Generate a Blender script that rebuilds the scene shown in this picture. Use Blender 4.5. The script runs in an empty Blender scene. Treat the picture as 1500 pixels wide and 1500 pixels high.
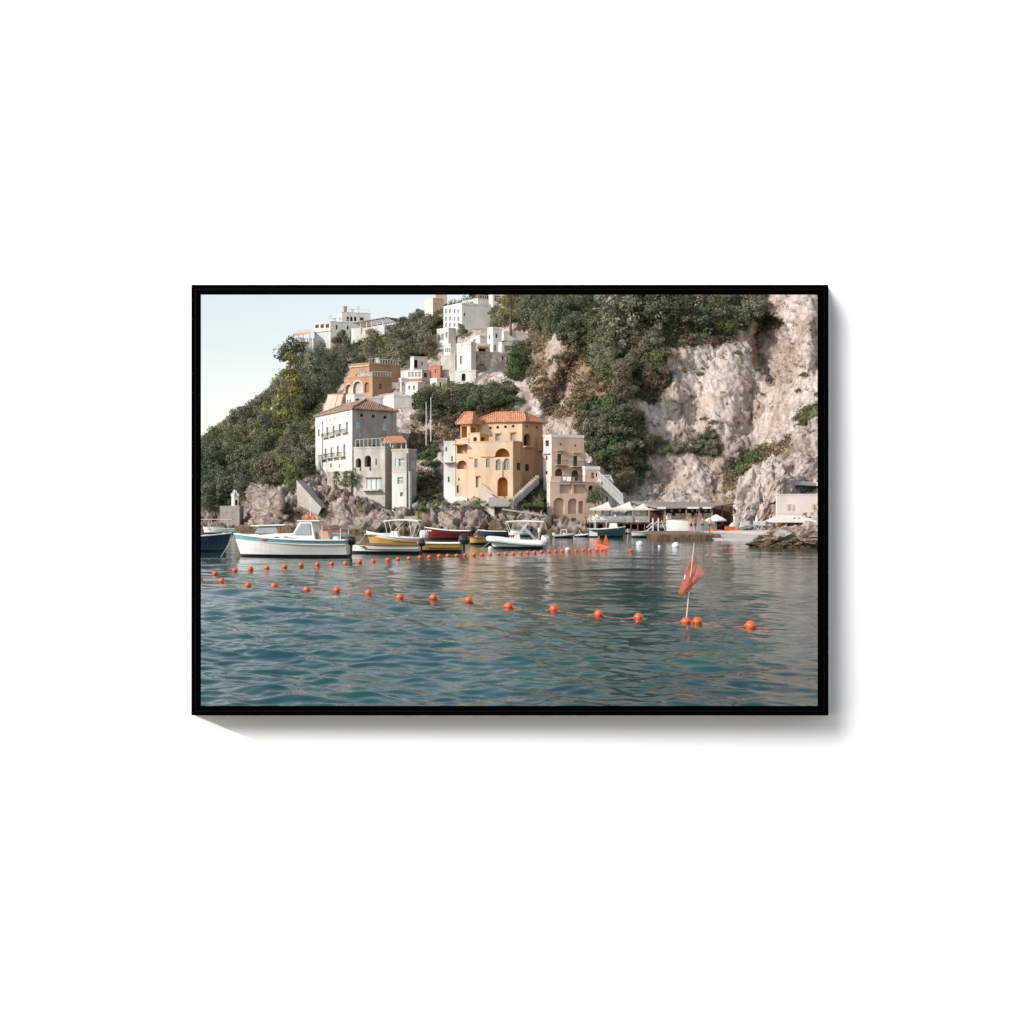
import bpy, math, random
import numpy as np
from mathutils import Vector, Matrix
R = math.radians
random.seed(7); RNG = np.random.default_rng(11)
sc = bpy.context.scene
COL = sc.collection

# ------------------------------------------------------------------ camera, sky, sun, lamp, exposure
CAMZ, F = 2.7, 1500.0                      # metres above the sea; focal length in photo pixels (photo is 1500 px wide)
cd = bpy.data.cameras.new('camera'); cam = bpy.data.objects.new('camera', cd); COL.objects.link(cam)
cam.location = (0, 0, CAMZ); cam.rotation_euler = (R(90), 0, 0)
cd.sensor_width = 36; cd.lens = 36; cd.clip_start = 0.1; cd.clip_end = 3000
sc.camera = cam
SUN_DIR = Vector((-0.77, -0.46, 0.47)).normalized()      # towards the sun: over the left shoulder
elev = math.asin(SUN_DIR.z); azim = math.atan2(SUN_DIR.x, SUN_DIR.y)
w = bpy.data.worlds.new('World'); sc.world = w; w.use_nodes = True
nt = w.node_tree; nt.nodes.clear()
sky = nt.nodes.new('ShaderNodeTexSky'); sky.sky_type = 'NISHITA'; sky.sun_disc = False
sky.sun_elevation = elev; sky.sun_rotation = azim
sky.air_density = 1.4; sky.dust_density = 0.5; sky.ozone_density = 1.0
bg = nt.nodes.new('ShaderNodeBackground'); bg.inputs['Strength'].default_value = 0.15
out = nt.nodes.new('ShaderNodeOutputWorld')
hs = nt.nodes.new('ShaderNodeHueSaturation'); hs.inputs['Saturation'].default_value = 0.45      # thin summer haze
nt.links.new(sky.outputs[0], hs.inputs['Color']); nt.links.new(hs.outputs[0], bg.inputs[0]); nt.links.new(bg.outputs[0], out.inputs[0])
sd = bpy.data.lights.new('sun', 'SUN'); sd.energy = 3.2; sd.angle = R(0.5); sd.color = (1.0, 0.915, 0.82)
sun = bpy.data.objects.new('sun', sd); COL.objects.link(sun); sun.location = (-60, -20, 60)
sun.rotation_euler = (-SUN_DIR).to_track_quat('-Z', 'Y').to_euler()
WALL_Y = 10.0
ld = bpy.data.lights.new('softbox', 'AREA'); ld.energy = 2600; ld.shape = 'DISK'; ld.size = 7.5
ld.color = (1, 1, 1)
lamp = bpy.data.objects.new('softbox', ld); COL.objects.link(lamp)
lamp.location = (-4.9, 0.6, 8.7)
lamp.rotation_euler = (Vector((0, WALL_Y, 3)) - lamp.location).to_track_quat('-Z', 'Y').to_euler()
vs = sc.view_settings; vs.view_transform = 'Standard'; vs.look = 'None'; vs.exposure = 0.38; vs.gamma = 1
vs.use_curve_mapping = False
sc.cycles.max_bounces = 5; sc.cycles.diffuse_bounces = 3; sc.cycles.glossy_bounces = 2
sc.cycles.transparent_max_bounces = 6; sc.cycles.caustics_reflective = False; sc.cycles.caustics_refractive = False

# ------------------------------------------------------------------ helpers
def at(px, py, D):
    return Vector(((px - 750) / F * D, D, CAMZ - (py - 750) / F * D))
def zof(py, D): return CAMZ - (py - 750) / F * D
def wl(py): return CAMZ * F / (py - 750)              # distance of a waterline seen at photo row py

def tag(o, label=None, cat=None, group=None, kind=None):
    if label: o['label'] = label
    if cat: o['category'] = cat
    if group: o['group'] = group
    if kind: o['kind'] = kind
    return o
def empty(name, loc, rz=0, label=None, cat=None, group=None):
    o = bpy.data.objects.new(name, None); COL.objects.link(o)
    o.location = loc; o.rotation_euler = (0, 0, rz); o.empty_display_size = .3
    return tag(o, label, cat, group)
def link(name, me, parent=None, loc=(0, 0, 0), rz=0):
    o = bpy.data.objects.new(name, me); COL.objects.link(o); o.location = loc; o.rotation_euler = (0, 0, rz)
    if parent: o.parent = parent
    return o
def copy_tree(o, parent=None):
    c = o.copy(); COL.objects.link(c)
    c.parent = parent
    for ch in list(o.children): copy_tree(ch, c)
    return c

class MB:
    def __init__(s): s.v = []; s.f = []; s.m = []
    def quad(s, a, b, c, d, m=0):
        n = len(s.v); s.v += [tuple(a), tuple(b), tuple(c), tuple(d)]; s.f.append((n, n+1, n+2, n+3)); s.m.append(m)
    def poly(s, pts, m=0):
        n = len(s.v); s.v += [tuple(p) for p in pts]; s.f.append(tuple(range(n, n+len(pts)))); s.m.append(m)
    def obox(s, o, ax, ay, az, m=0):       # oriented box from corner o and three edge vectors
        o, ax, ay, az = Vector(o), Vector(ax), Vector(ay), Vector(az)
        n = len(s.v)
        for k in (Vector((0,0,0)), az):
            for p in (o, o+ax, o+ax+ay, o+ay): s.v.append(tuple(p + k))
        s.f += [(n+3,n+2,n+1,n), (n+4,n+5,n+6,n+7), (n,n+1,n+5,n+4), (n+1,n+2,n+6,n+5), (n+2,n+3,n+7,n+6), (n+3,n,n+4,n+7)]
        s.m += [m]*6
    def box(s, x0, x1, y0, y1, z0, z1, m=0):
        s.obox((x0,y0,z0), (x1-x0,0,0), (0,y1-y0,0), (0,0,z1-z0), m)
    def tube(s, pts, r, n=6, m=0, r2=None):
        pts = [Vector(p) for p in pts]; base = len(s.v); L = len(pts)
        for i, p in enumerate(pts):
            d = (pts[min(i+1, L-1)] - pts[max(i-1, 0)]).normalized()
            u = d.cross(Vector((0,0,1)) if abs(d.z) < .9 else Vector((1,0,0))).normalized(); v = d.cross(u)
            rr = r if r2 is None else r + (r2-r)*i/max(1, L-1)
            for k in range(n):
                a = 2*math.pi*k/n; s.v.append(tuple(p + u*(rr*math.cos(a)) + v*(rr*math.sin(a))))
        for i in range(L-1):
            for k in range(n):
                s.f.append((base+i*n+k, base+i*n+(k+1)%n, base+(i+1)*n+(k+1)%n, base+(i+1)*n+k)); s.m.append(m)
        s.f.append(tuple(base+k for k in range(n))[::-1]); s.m.append(m)
        s.f.append(tuple(base+(L-1)*n+k for k in range(n))); s.m.append(m)
    def lathe(s, prof, n=12, m=0, c=(0,0,0)):
        base = len(s.v)
        for r, z in prof:
            for k in range(n):
                a = 2*math.pi*k/n; s.v.append((c[0]+r*math.cos(a), c[1]+r*math.sin(a), c[2]+z))
        for i in range(len(prof)-1):
            for k in range(n):
                s.f.append((base+i*n+k, base+i*n+(k+1)%n, base+(i+1)*n+(k+1)%n, base+(i+1)*n+k)); s.m.append(m)
    def build(s, name, mats, parent=None, loc=(0,0,0), rz=0, smooth=False):
        me = bpy.data.meshes.new(name); me.from_pydata(s.v, [], s.f)
        if not isinstance(mats, (list, tuple)): mats = [mats]
        for mm in mats: me.materials.append(mm)
        me.polygons.foreach_set('material_index', s.m)
        if smooth: me.polygons.foreach_set('use_smooth', [True]*len(s.f))
        me.update()
        return link(name, me, parent, loc, rz)

def np_mesh(name, verts, quads, mats, tint=None, smooth=False, extra=None):
    me = bpy.data.meshes.new(name)
    nv, nf = len(verts), len(quads); k = quads.shape[1]
    me.vertices.add(nv); me.vertices.foreach_set('co', np.ascontiguousarray(verts, dtype=np.float32).ravel())
    me.loops.add(nf*k); me.loops.foreach_set('vertex_index', np.ascontiguousarray(quads, dtype=np.int32).ravel())
    me.polygons.add(nf); me.polygons.foreach_set('loop_start', np.arange(0, nf*k, k, dtype=np.int32))
    me.polygons.foreach_set('loop_total', np.full(nf, k, dtype=np.int32))
    if smooth: me.polygons.foreach_set('use_smooth', np.ones(nf, dtype=bool))
    if tint is not None:
        a = me.color_attributes.new('tint', 'FLOAT_COLOR', 'POINT')
        a.data.foreach_set('color', np.ascontiguousarray(tint, dtype=np.float32).ravel())
    for mm in (mats if isinstance(mats, list) else [mats]): me.materials.append(mm)
    me.update(calc_edges=True); me.validate()
    return me

# --- gradient noise in numpy
_p = np.random.default_rng(3).permutation(256); _p = np.concatenate([_p, _p, _p])
_g = np.random.default_rng(4).normal(size=(256, 3)); _g /= np.linalg.norm(_g, axis=1)[:, None]
def pn(x, y, z):
    x, y, z = np.broadcast_arrays(np.asarray(x, float), np.asarray(y, float), np.asarray(z, float))
    xi, yi, zi = np.floor(x).astype(int), np.floor(y).astype(int), np.floor(z).astype(int)
    xf, yf, zf = x-xi, y-yi, z-zi
    u, v, w_ = [t*t*t*(t*(t*6-15)+10) for t in (xf, yf, zf)]
    r = 0
    for dx in (0, 1):
        for dy in (0, 1):
            for dz in (0, 1):
                h = _p[(_p[(_p[(xi+dx) & 255] + yi+dy) & 255] + zi+dz) & 255]
                g = _g[h]
                d = g[..., 0]*(xf-dx) + g[..., 1]*(yf-dy) + g[..., 2]*(zf-dz)
                r = r + d*(u if dx else 1-u)*(v if dy else 1-v)*(w_ if dz else 1-w_)
    return r
def fbm(x, y, z, o=4):
    r, a = 0, 1.0
    for i in range(o):
        r = r + a*pn(x*2**i+17*i, y*2**i, z*2**i-9*i); a *= .5
    return r
def ridged(x, y, z, o=3):
    r, a = 0, 1.0
    for i in range(o):
        r = r + a*(1-2.6*np.abs(pn(x*2**i+31*i, y*2**i+7*i, z*2**i))); a *= .5
    return r

# ------------------------------------------------------------------ materials
def newmat(name):
    m = bpy.data.materials.new(name); m.use_nodes = True
    n = m.node_tree.nodes; n.clear()
    o = n.new('ShaderNodeOutputMaterial'); p = n.new('ShaderNodeBsdfPrincipled')
    m.node_tree.links.new(p.outputs[0], o.inputs[0])
    return m, n, m.node_tree.links, p, o
def c4(c): return (c[0], c[1], c[2], 1)
def surf_mat(name, c1, c2=None, scale=1.0, rough=.8, bump=.0, bscale=None, stretch=(1,1,1), contrast=.35, metallic=0, spec=.3, detail=6, streak=0):
    """two-tone weathered surface: noise between c1 and c2, optional bump"""
    m, n, l, p, o = newmat(name)
    c2 = c2 or tuple(x*.82 for x in c1)
    tc = n.new('ShaderNodeTexCoord'); mp = n.new('ShaderNodeMapping'); mp.inputs['Scale'].default_value = stretch
    l.new(tc.outputs['Object'], mp.inputs[0])
    nz = n.new('ShaderNodeTexNoise'); nz.inputs['Scale'].default_value = scale; nz.inputs['Detail'].default_value = detail; nz.inputs['Roughness'].default_value = .62
    l.new(mp.outputs[0], nz.inputs['Vector'])
    rp = n.new('ShaderNodeValToRGB'); rp.color_ramp.elements[0].position = .5-contrast/2; rp.color_ramp.elements[1].position = .5+contrast/2
    rp.color_ramp.elements[0].color = c4(c2); rp.color_ramp.elements[1].color = c4(c1)
    l.new(nz.outputs['Fac'], rp.inputs[0])
    col = rp.outputs[0]
    if streak:                              # rain streaks running down plaster
        mp2 = n.new('ShaderNodeMapping'); mp2.inputs['Scale'].default_value = (.55, .55, .09); l.new(tc.outputs['Object'], mp2.inputs[0])
        n2 = n.new('ShaderNodeTexNoise'); n2.inputs['Scale'].default_value = 1.3; n2.inputs['Detail'].default_value = 5; l.new(mp2.outputs[0], n2.inputs['Vector'])
        r2 = n.new('ShaderNodeValToRGB'); r2.color_ramp.elements[0].position = .38; r2.color_ramp.elements[1].position = .6
        r2.color_ramp.elements[0].color = (1-streak*.7, 1-streak*.73, 1-streak*.78, 1); r2.color_ramp.elements[1].color = (1,1,1,1)
        l.new(n2.outputs['Fac'], r2.inputs[0])
        mx = n.new('ShaderNodeMix'); mx.data_type = 'RGBA'; mx.blend_type = 'MULTIPLY'; mx.inputs[0].default_value = 1
        l.new(col, mx.inputs[6]); l.new(r2.outputs[0], mx.inputs[7]); col = mx.outputs[2]
    l.new(col, p.inputs['Base Color'])
    p.inputs['Roughness'].default_value = rough; p.inputs['Metallic'].default_value = metallic; p.inputs['Specular IOR Level'].default_value = spec
    if bump:
        nb = n.new('ShaderNodeTexNoise'); nb.inputs['Scale'].default_value = bscale or scale*6; nb.inputs['Detail'].default_value = 5
        l.new(mp.outputs[0], nb.inputs['Vector'])
        b = n.new('ShaderNodeBump'); b.inputs['Strength'].default_value = bump; b.inputs['Distance'].default_value = .1
        l.new(nb.outputs['Fac'], b.inputs['Height']); l.new(b.outputs[0], p.inputs['Normal'])
    return m
def plaster(name, c, streak=.22, var=.86): return surf_mat(name, c, tuple(x*var for x in c), .5, .88, .25, 4, contrast=.3, streak=streak)

M = {}
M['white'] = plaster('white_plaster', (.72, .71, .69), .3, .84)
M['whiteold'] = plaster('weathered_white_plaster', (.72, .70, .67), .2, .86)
M['greyplaster'] = plaster('warm_grey_render', (.50, .455, .41), .32, .72)
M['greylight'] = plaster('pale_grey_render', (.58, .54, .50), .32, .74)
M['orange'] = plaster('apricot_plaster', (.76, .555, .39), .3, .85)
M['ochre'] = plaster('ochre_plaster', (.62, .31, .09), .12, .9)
M['deeporange'] = plaster('darkened_apricot_plaster', (.58, .345, .20), .2, .88)  # darker copy of the apricot: shade of the right walls put into it
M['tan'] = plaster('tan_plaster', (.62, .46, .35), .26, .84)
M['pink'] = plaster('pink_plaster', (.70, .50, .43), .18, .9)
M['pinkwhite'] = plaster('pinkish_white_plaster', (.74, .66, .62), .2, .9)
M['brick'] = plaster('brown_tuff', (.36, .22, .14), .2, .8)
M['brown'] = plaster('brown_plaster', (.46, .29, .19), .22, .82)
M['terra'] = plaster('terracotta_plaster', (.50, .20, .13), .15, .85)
M['stonewall'] = surf_mat('rubble_stone', (.50, .44, .39), (.24, .20, .17), 1.6, .9, .8, 2.5, contrast=.3)
M['concrete'] = surf_mat('concrete', (.44, .40, .37), (.30, .27, .25), 1.2, .9, .4, 5)
M['darkstone'] = surf_mat('dark_stone', (.16, .13, .11), (.06, .05, .045), 1.2, .9, .6, 3)
def tile_mat(name, c1, c2):
    m, n, l, p, o = newmat(name)
    tc = n.new('ShaderNodeTexCoord')
    nz = n.new('ShaderNodeTexNoise'); nz.inputs['Scale'].default_value = 2.2; nz.inputs['Detail'].default_value = 7; l.new(tc.outputs['Object'], nz.inputs['Vector'])
    rp = n.new('ShaderNodeValToRGB'); rp.color_ramp.elements[0].position = .36; rp.color_ramp.elements[1].position = .64
    rp.color_ramp.elements[0].color = c4(c2); rp.color_ramp.elements[1].color = c4(c1); l.new(nz.outputs['Fac'], rp.inputs[0])
    l.new(rp.outputs[0], p.inputs['Base Color']); p.inputs['Roughness'].default_value = .85
    wv = n.new('ShaderNodeTexWave'); wv.inputs['Scale'].default_value = 1.1; wv.inputs['Distortion'].default_value = .6; l.new(tc.outputs['Object'], wv.inputs['Vector'])
    b = n.new('ShaderNodeBump'); b.inputs['Strength'].default_value = .6; b.inputs['Distance'].default_value = .1; l.new(wv.outputs['Fac'], b.inputs['Height']); l.new(b.outputs[0], p.inputs['Normal'])
    return m
M['tile'] = tile_mat('orange_roof_tiles', (.58, .275, .15), (.38, .165, .09))
M['oldtile'] = tile_mat('old_roof_tiles', (.40, .245, .18), (.17, .115, .09))
M['glass'] = surf_mat('window_glass', (.05, .06, .065), (.03, .035, .04), 2, .12, spec=.5)
M['paleglass'] = surf_mat('pale_window_glass', (.34, .40, .41), (.22, .27, .28), 1, .15, spec=.5)
M['dark'] = surf_mat('dark_interior', (.035, .03, .027), (.02, .018, .016), 2, .9)
M['greyshut'] = surf_mat('grey_shutter', (.30, .29, .28), None, 8, .7)
M['greenshut'] = surf_mat('green_shutter', (.22, .29, .25), None, 8, .7)
M['dkgreen'] = surf_mat('dark_green_shutter', (.04, .07, .06), None, 8, .7)
M['cyan'] = surf_mat('pale_blue_shutter', (.42, .62, .66), None, 6, .7)
M['brownwood'] = surf_mat('brown_wood', (.16, .075, .045), (.09, .045, .03), 4, .7)
M['wood'] = surf_mat('weathered_wood', (.36, .25, .18), (.22, .15, .11), 3, .8)
M['iron'] = surf_mat('dark_iron', (.07, .065, .06), None, 5, .6)
M['whitemetal'] = surf_mat('white_metal', (.75, .75, .74), None, 5, .35)
M['canvas'] = surf_mat('cream_canvas', (.78, .73, .66), (.66, .61, .54), 1.5, .85, .2, 4)
M['whitecanvas'] = surf_mat('white_canvas', (.80, .79, .77), (.70, .69, .67), 1.5, .85, .2, 4)
M['greyroof'] = surf_mat('grey_sheet_roof', (.33, .29, .27), (.22, .19, .18), 1, .8, .3, 6)
M['hullwhite'] = surf_mat('white_hull_paint', (.84, .84, .82), (.74, .72, .69), 1.3, .28, spec=.5, stretch=(1, 1, 3))
M['hullblue'] = surf_mat('blue_hull_paint', (.13, .22, .29), (.09, .16, .22), 1.5, .3, spec=.5)
M['paleblue'] = surf_mat('pale_blue_paint', (.20, .42, .50), None, 2, .35, spec=.5)
M['navy'] = surf_mat('navy_paint', (.025, .05, .075), None, 2, .3, spec=.5)
M['teal'] = surf_mat('dark_teal_paint', (.05, .12, .13), None, 2, .35, spec=.5)
M['yellow'] = surf_mat('ochre_yellow_hull', (.55, .34, .09), (.44, .26, .06), 1.4, .35, spec=.5)
M['maroon'] = surf_mat('maroon_hull', (.17, .02, .025), None, 1.4, .3, spec=.5)
M['boot'] = surf_mat('dark_antifouling', (.035, .028, .025), (.09, .05, .03), 3, .7)
M['varnish'] = surf_mat('varnished_wood', (.25, .11, .05), (.16, .07, .03), 3, .4, spec=.5)
M['black'] = surf_mat('black_cowling', (.015, .015, .017), None, 3, .3, spec=.5)
M['greyrub'] = surf_mat('grey_rubber', (.45, .45, .45), None, 3, .6)
M['buoy'] = surf_mat('orange_plastic', (.85, .13, .035), (.66, .10, .03), 7, .35, .0, spec=.5)
M['rope'] = surf_mat('orange_rope', (.60, .22, .10), (.42, .18, .10), 30, .9)
M['paleRope'] = surf_mat('pale_rope', (.55, .47, .40), None, 30, .9)
M['net'] = surf_mat('orange_net', (.86, .16, .05), (.70, .12, .04), 9, .6)
M['purple'] = surf_mat('violet_print', (.45, .36, .62), None, 5, .6)
M['greennet'] = surf_mat('green_fishing_net', (.22, .42, .33), (.10, .24, .18), 8, .95, .8, 12)
M['red'] = surf_mat('red_paint', (.62, .06, .03), None, 4, .4)
M['skin'] = surf_mat('skin', (.50, .30, .21), None, 8, .6)
M['sand'] = surf_mat('pebble_beach', (.56, .52, .49), (.40, .37, .34), 3, .95, .6, 9)
M['bark'] = surf_mat('bark', (.16, .12, .09), (.08, .06, .05), 5, .95, .6, 12)
M['wallpaint'] = surf_mat('white_wall_paint', (.86, .86, .86), (.855, .855, .855), 2, .9)
M['framelack'] = surf_mat('black_frame_lacquer', (.0006, .0006, .0006), None, 2, .8, spec=.0)
M['framelip'] = surf_mat('charcoal_frame_edge', (.0035, .0035, .0035), None, 2, .8, spec=.0)

def leaf_mat(name, c1, c2):
    m, n, l, p, o = newmat(name)
    at_ = n.new('ShaderNodeAttribute'); at_.attribute_name = 'tint'
    oi = n.new('ShaderNodeObjectInfo')
    mx = n.new('ShaderNodeMix'); mx.data_type = 'RGBA'; mx.inputs[6].default_value = c4(c1); mx.inputs[7].default_value = c4(c2)
    l.new(oi.outputs['Random'], mx.inputs[0])
    ml = n.new('ShaderNodeMix'); ml.data_type = 'RGBA'; ml.blend_type = 'MULTIPLY'; ml.inputs[0].default_value = 1
    l.new(mx.outputs[2], ml.inputs[6]); l.new(at_.outputs['Color'], ml.inputs[7])
    l.new(ml.outputs[2], p.inputs['Base Color']); p.inputs['Roughness'].default_value = .75; p.inputs['Specular IOR Level'].default_value = .2
    tr = n.new('ShaderNodeBsdfTranslucent'); l.new(ml.outputs[2], tr.inputs['Color'])
    ms = n.new('ShaderNodeMixShader'); ms.inputs[0].default_value = .25
    l.new(p.outputs[0], ms.inputs[1]); l.new(tr.outputs[0], ms.inputs[2]); l.new(ms.outputs[0], o.inputs[0])
    return m
M['leafdark'] = leaf_mat('dark_evergreen_leaves', (.105, .135, .085), (.195, .205, .135))
M['leafmid'] = leaf_mat('mid_green_leaves', (.150, .180, .105), (.250, .252, .160))
M['leafbright'] = leaf_mat('bright_green_leaves', (.095, .160, .062), (.185, .225, .105))
M['leafspring'] = leaf_mat('yellowish_green_leaves', (.150, .180, .070), (.225, .235, .105))
M['leafolive'] = leaf_mat('olive_grey_leaves', (.235, .235, .170), (.29, .272, .20))
M['leafyellow'] = leaf_mat('yellow_green_needles', (.245, .240, .075), (.280, .260, .090))
M['leafdry'] = leaf_mat('dry_brown_twigs', (.190, .155, .105), (.240, .200, .140))
M['scrub'] = leaf_mat('mixed_scrub', (1, 1, 1), (1, 1, 1))

def terrain_mat():
    m, n, l, p, o = newmat('coastal_rock')
    tc = n.new('ShaderNodeNewGeometry')
    def noise(sc_, st=(1,1,1), det=8, ro=.65):
        mp = n.new('ShaderNodeMapping'); mp.inputs['Scale'].default_value = st; l.new(tc.outputs['Position'], mp.inputs[0])
        nz = n.new('ShaderNodeTexNoise'); nz.inputs['Scale'].default_value = sc_; nz.inputs['Detail'].default_value = det; nz.inputs['Roughness'].default_value = ro
        l.new(mp.outputs[0], nz.inputs['Vector']); return nz.outputs['Fac']
    def ramp(f, stops):
        r = n.new('ShaderNodeValToRGB'); e = r.color_ramp.elements
        while len(e) < len(stops): e.new(.5)
        for k, (ps, c) in enumerate(stops): e[k].position = ps; e[k].color = c4(c)
        l.new(f, r.inputs[0]); return r.outputs[0]
    def mix(f, a, b, mode='MIX'):
        x = n.new('ShaderNodeMix'); x.data_type = 'RGBA'; x.blend_type = mode
        if isinstance(f, float): x.inputs[0].default_value = f
        else: l.new(f, x.inputs[0])
        l.new(a, x.inputs[6]); l.new(b, x.inputs[7]); return x.outputs[2]
    rock = ramp(noise(.30, (1, 1, .55)), [(.30, (.34, .285, .25)), (.42, (.50, .45, .42)), (.54, (.57, .53, .505)), (.70, (.66, .63, .61))])
    fine = ramp(noise(1.9, (1, 1, .5), 9, .75), [(.36, (.40, .33, .29)), (.47, (.92, .89, .87)), (.7, (1.1, 1.09, 1.08))])
    rock = mix(.85, rock, fine, 'MULTIPLY')
    stain = ramp(noise(.16, (1, 1, .25), 5), [(.47, (1, 1, 1)), (.66, (.76, .64, .54))])
    rock = mix(.9, rock, stain, 'MULTIPLY')
    wet = ramp(noise(.55, (1, 1, .05), 6), [(.50, (1, 1, 1)), (.62, (.62, .57, .54))])          # dark water streaks
    rock = mix(.8, rock, wet, 'MULTIPLY')
    mpv = n.new('ShaderNodeMapping'); mpv.inputs['Scale'].default_value = (.50, .50, .22); l.new(tc.outputs['Position'], mpv.inputs[0])
    nzv = n.new('ShaderNodeTexNoise'); nzv.inputs['Scale'].default_value = .8; nzv.inputs['Detail'].default_value = 4; l.new(tc.outputs['Position'], nzv.inputs['Vector'])
    mv = n.new('ShaderNodeMix'); mv.data_type = 'VECTOR'; mv.inputs[0].default_value = .35; l.new(mpv.outputs[0], mv.inputs[4]); l.new(nzv.outputs['Color'], mv.inputs[5])
    vo = n.new('ShaderNodeTexVoronoi'); vo.feature = 'DISTANCE_TO_EDGE'; vo.inputs['Scale'].default_value = 1.0; l.new(mv.outputs[1], vo.inputs['Vector'])
    crack = ramp(vo.outputs['Distance'], [(.0, (.42, .36, .33)), (.05, (1, 1, 1))])
    rock = mix(.5, rock, crack, 'MULTIPLY')
    soil = ramp(noise(.8), [(.35, (.050, .052, .030)), (.55, (.110, .095, .058)), (.7, (.19, .145, .10))])
    dry = ramp(noise(.9, det=9, ro=.75), [(.35, (.15, .115, .055)), (.5, (.30, .215, .13)), (.68, (.40, .32, .22))])
    a = n.new('ShaderNodeAttribute'); a.attribute_name = 'tint'
    sp = n.new('ShaderNodeSeparateColor'); l.new(a.outputs['Color'], sp.inputs[0])
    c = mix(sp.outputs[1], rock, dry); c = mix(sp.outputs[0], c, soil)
    # dark weathered rock and the cave's painted shade (blue channel) and the tidal stain along the waterline
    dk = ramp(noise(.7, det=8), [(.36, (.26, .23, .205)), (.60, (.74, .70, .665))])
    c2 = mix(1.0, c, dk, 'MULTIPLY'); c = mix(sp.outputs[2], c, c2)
    sx = n.new('ShaderNodeSeparateXYZ'); l.new(tc.outputs['Position'], sx.inputs[0])
    mr = n.new('ShaderNodeMapRange'); mr.inputs[1].default_value = .35; mr.inputs[2].default_value = 1.0; mr.inputs[3].default_value = 1; mr.inputs[4].default_value = 0
    l.new(sx.outputs[2], mr.inputs[0])
    tide = ramp(noise(2.), [(.35, (.05, .038, .026)), (.65, (.22, .15, .09))])
    c = mix(mr.outputs[0], c, tide)
    l.new(c, p.inputs['Base Color']); p.inputs['Roughness'].default_value = .92; p.inputs['Specular IOR Level'].default_value = .2
    b = n.new('ShaderNodeBump'); b.inputs['Strength'].default_value = 1.0; b.inputs['Distance'].default_value = .35
    l.new(noise(1.3, (1, 1, .6), 10, .7), b.inputs['Height']); l.new(b.outputs[0], p.inputs['Normal'])
    return m
M['terrain'] = terrain_mat()

def water_mat():
    m, n, l, p, o = newmat('sea_water')
    p.inputs['Base Color'].default_value = (.006, .056, .060, 1)
    p.inputs['Roughness'].default_value = .025; p.inputs['IOR'].default_value = 1.33; p.inputs['Specular IOR Level'].default_value = .5
    tc = n.new('ShaderNodeTexCoord'); mp = n.new('ShaderNodeMapping'); mp.inputs['Scale'].default_value = (.7, 1.35, 1)
    mp.inputs['Rotation'].default_value = (0, 0, R(8))
    l.new(tc.outputs['Object'], mp.inputs[0])
    nz = n.new('ShaderNodeTexNoise'); nz.inputs['Scale'].default_value = 4.5; nz.inputs['Detail'].default_value = 4; nz.inputs['Roughness'].default_value = .55; nz.inputs['Distortion'].default_value = .4
    l.new(mp.outputs[0], nz.inputs['Vector'])
    b = n.new('ShaderNodeBump'); b.inputs['Strength'].default_value = .14; b.inputs['Distance'].default_value = .06
    l.new(nz.outputs['Fac'], b.inputs['Height']); l.new(b.outputs[0], p.inputs['Normal'])
    return m
M['water'] = water_mat()

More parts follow.
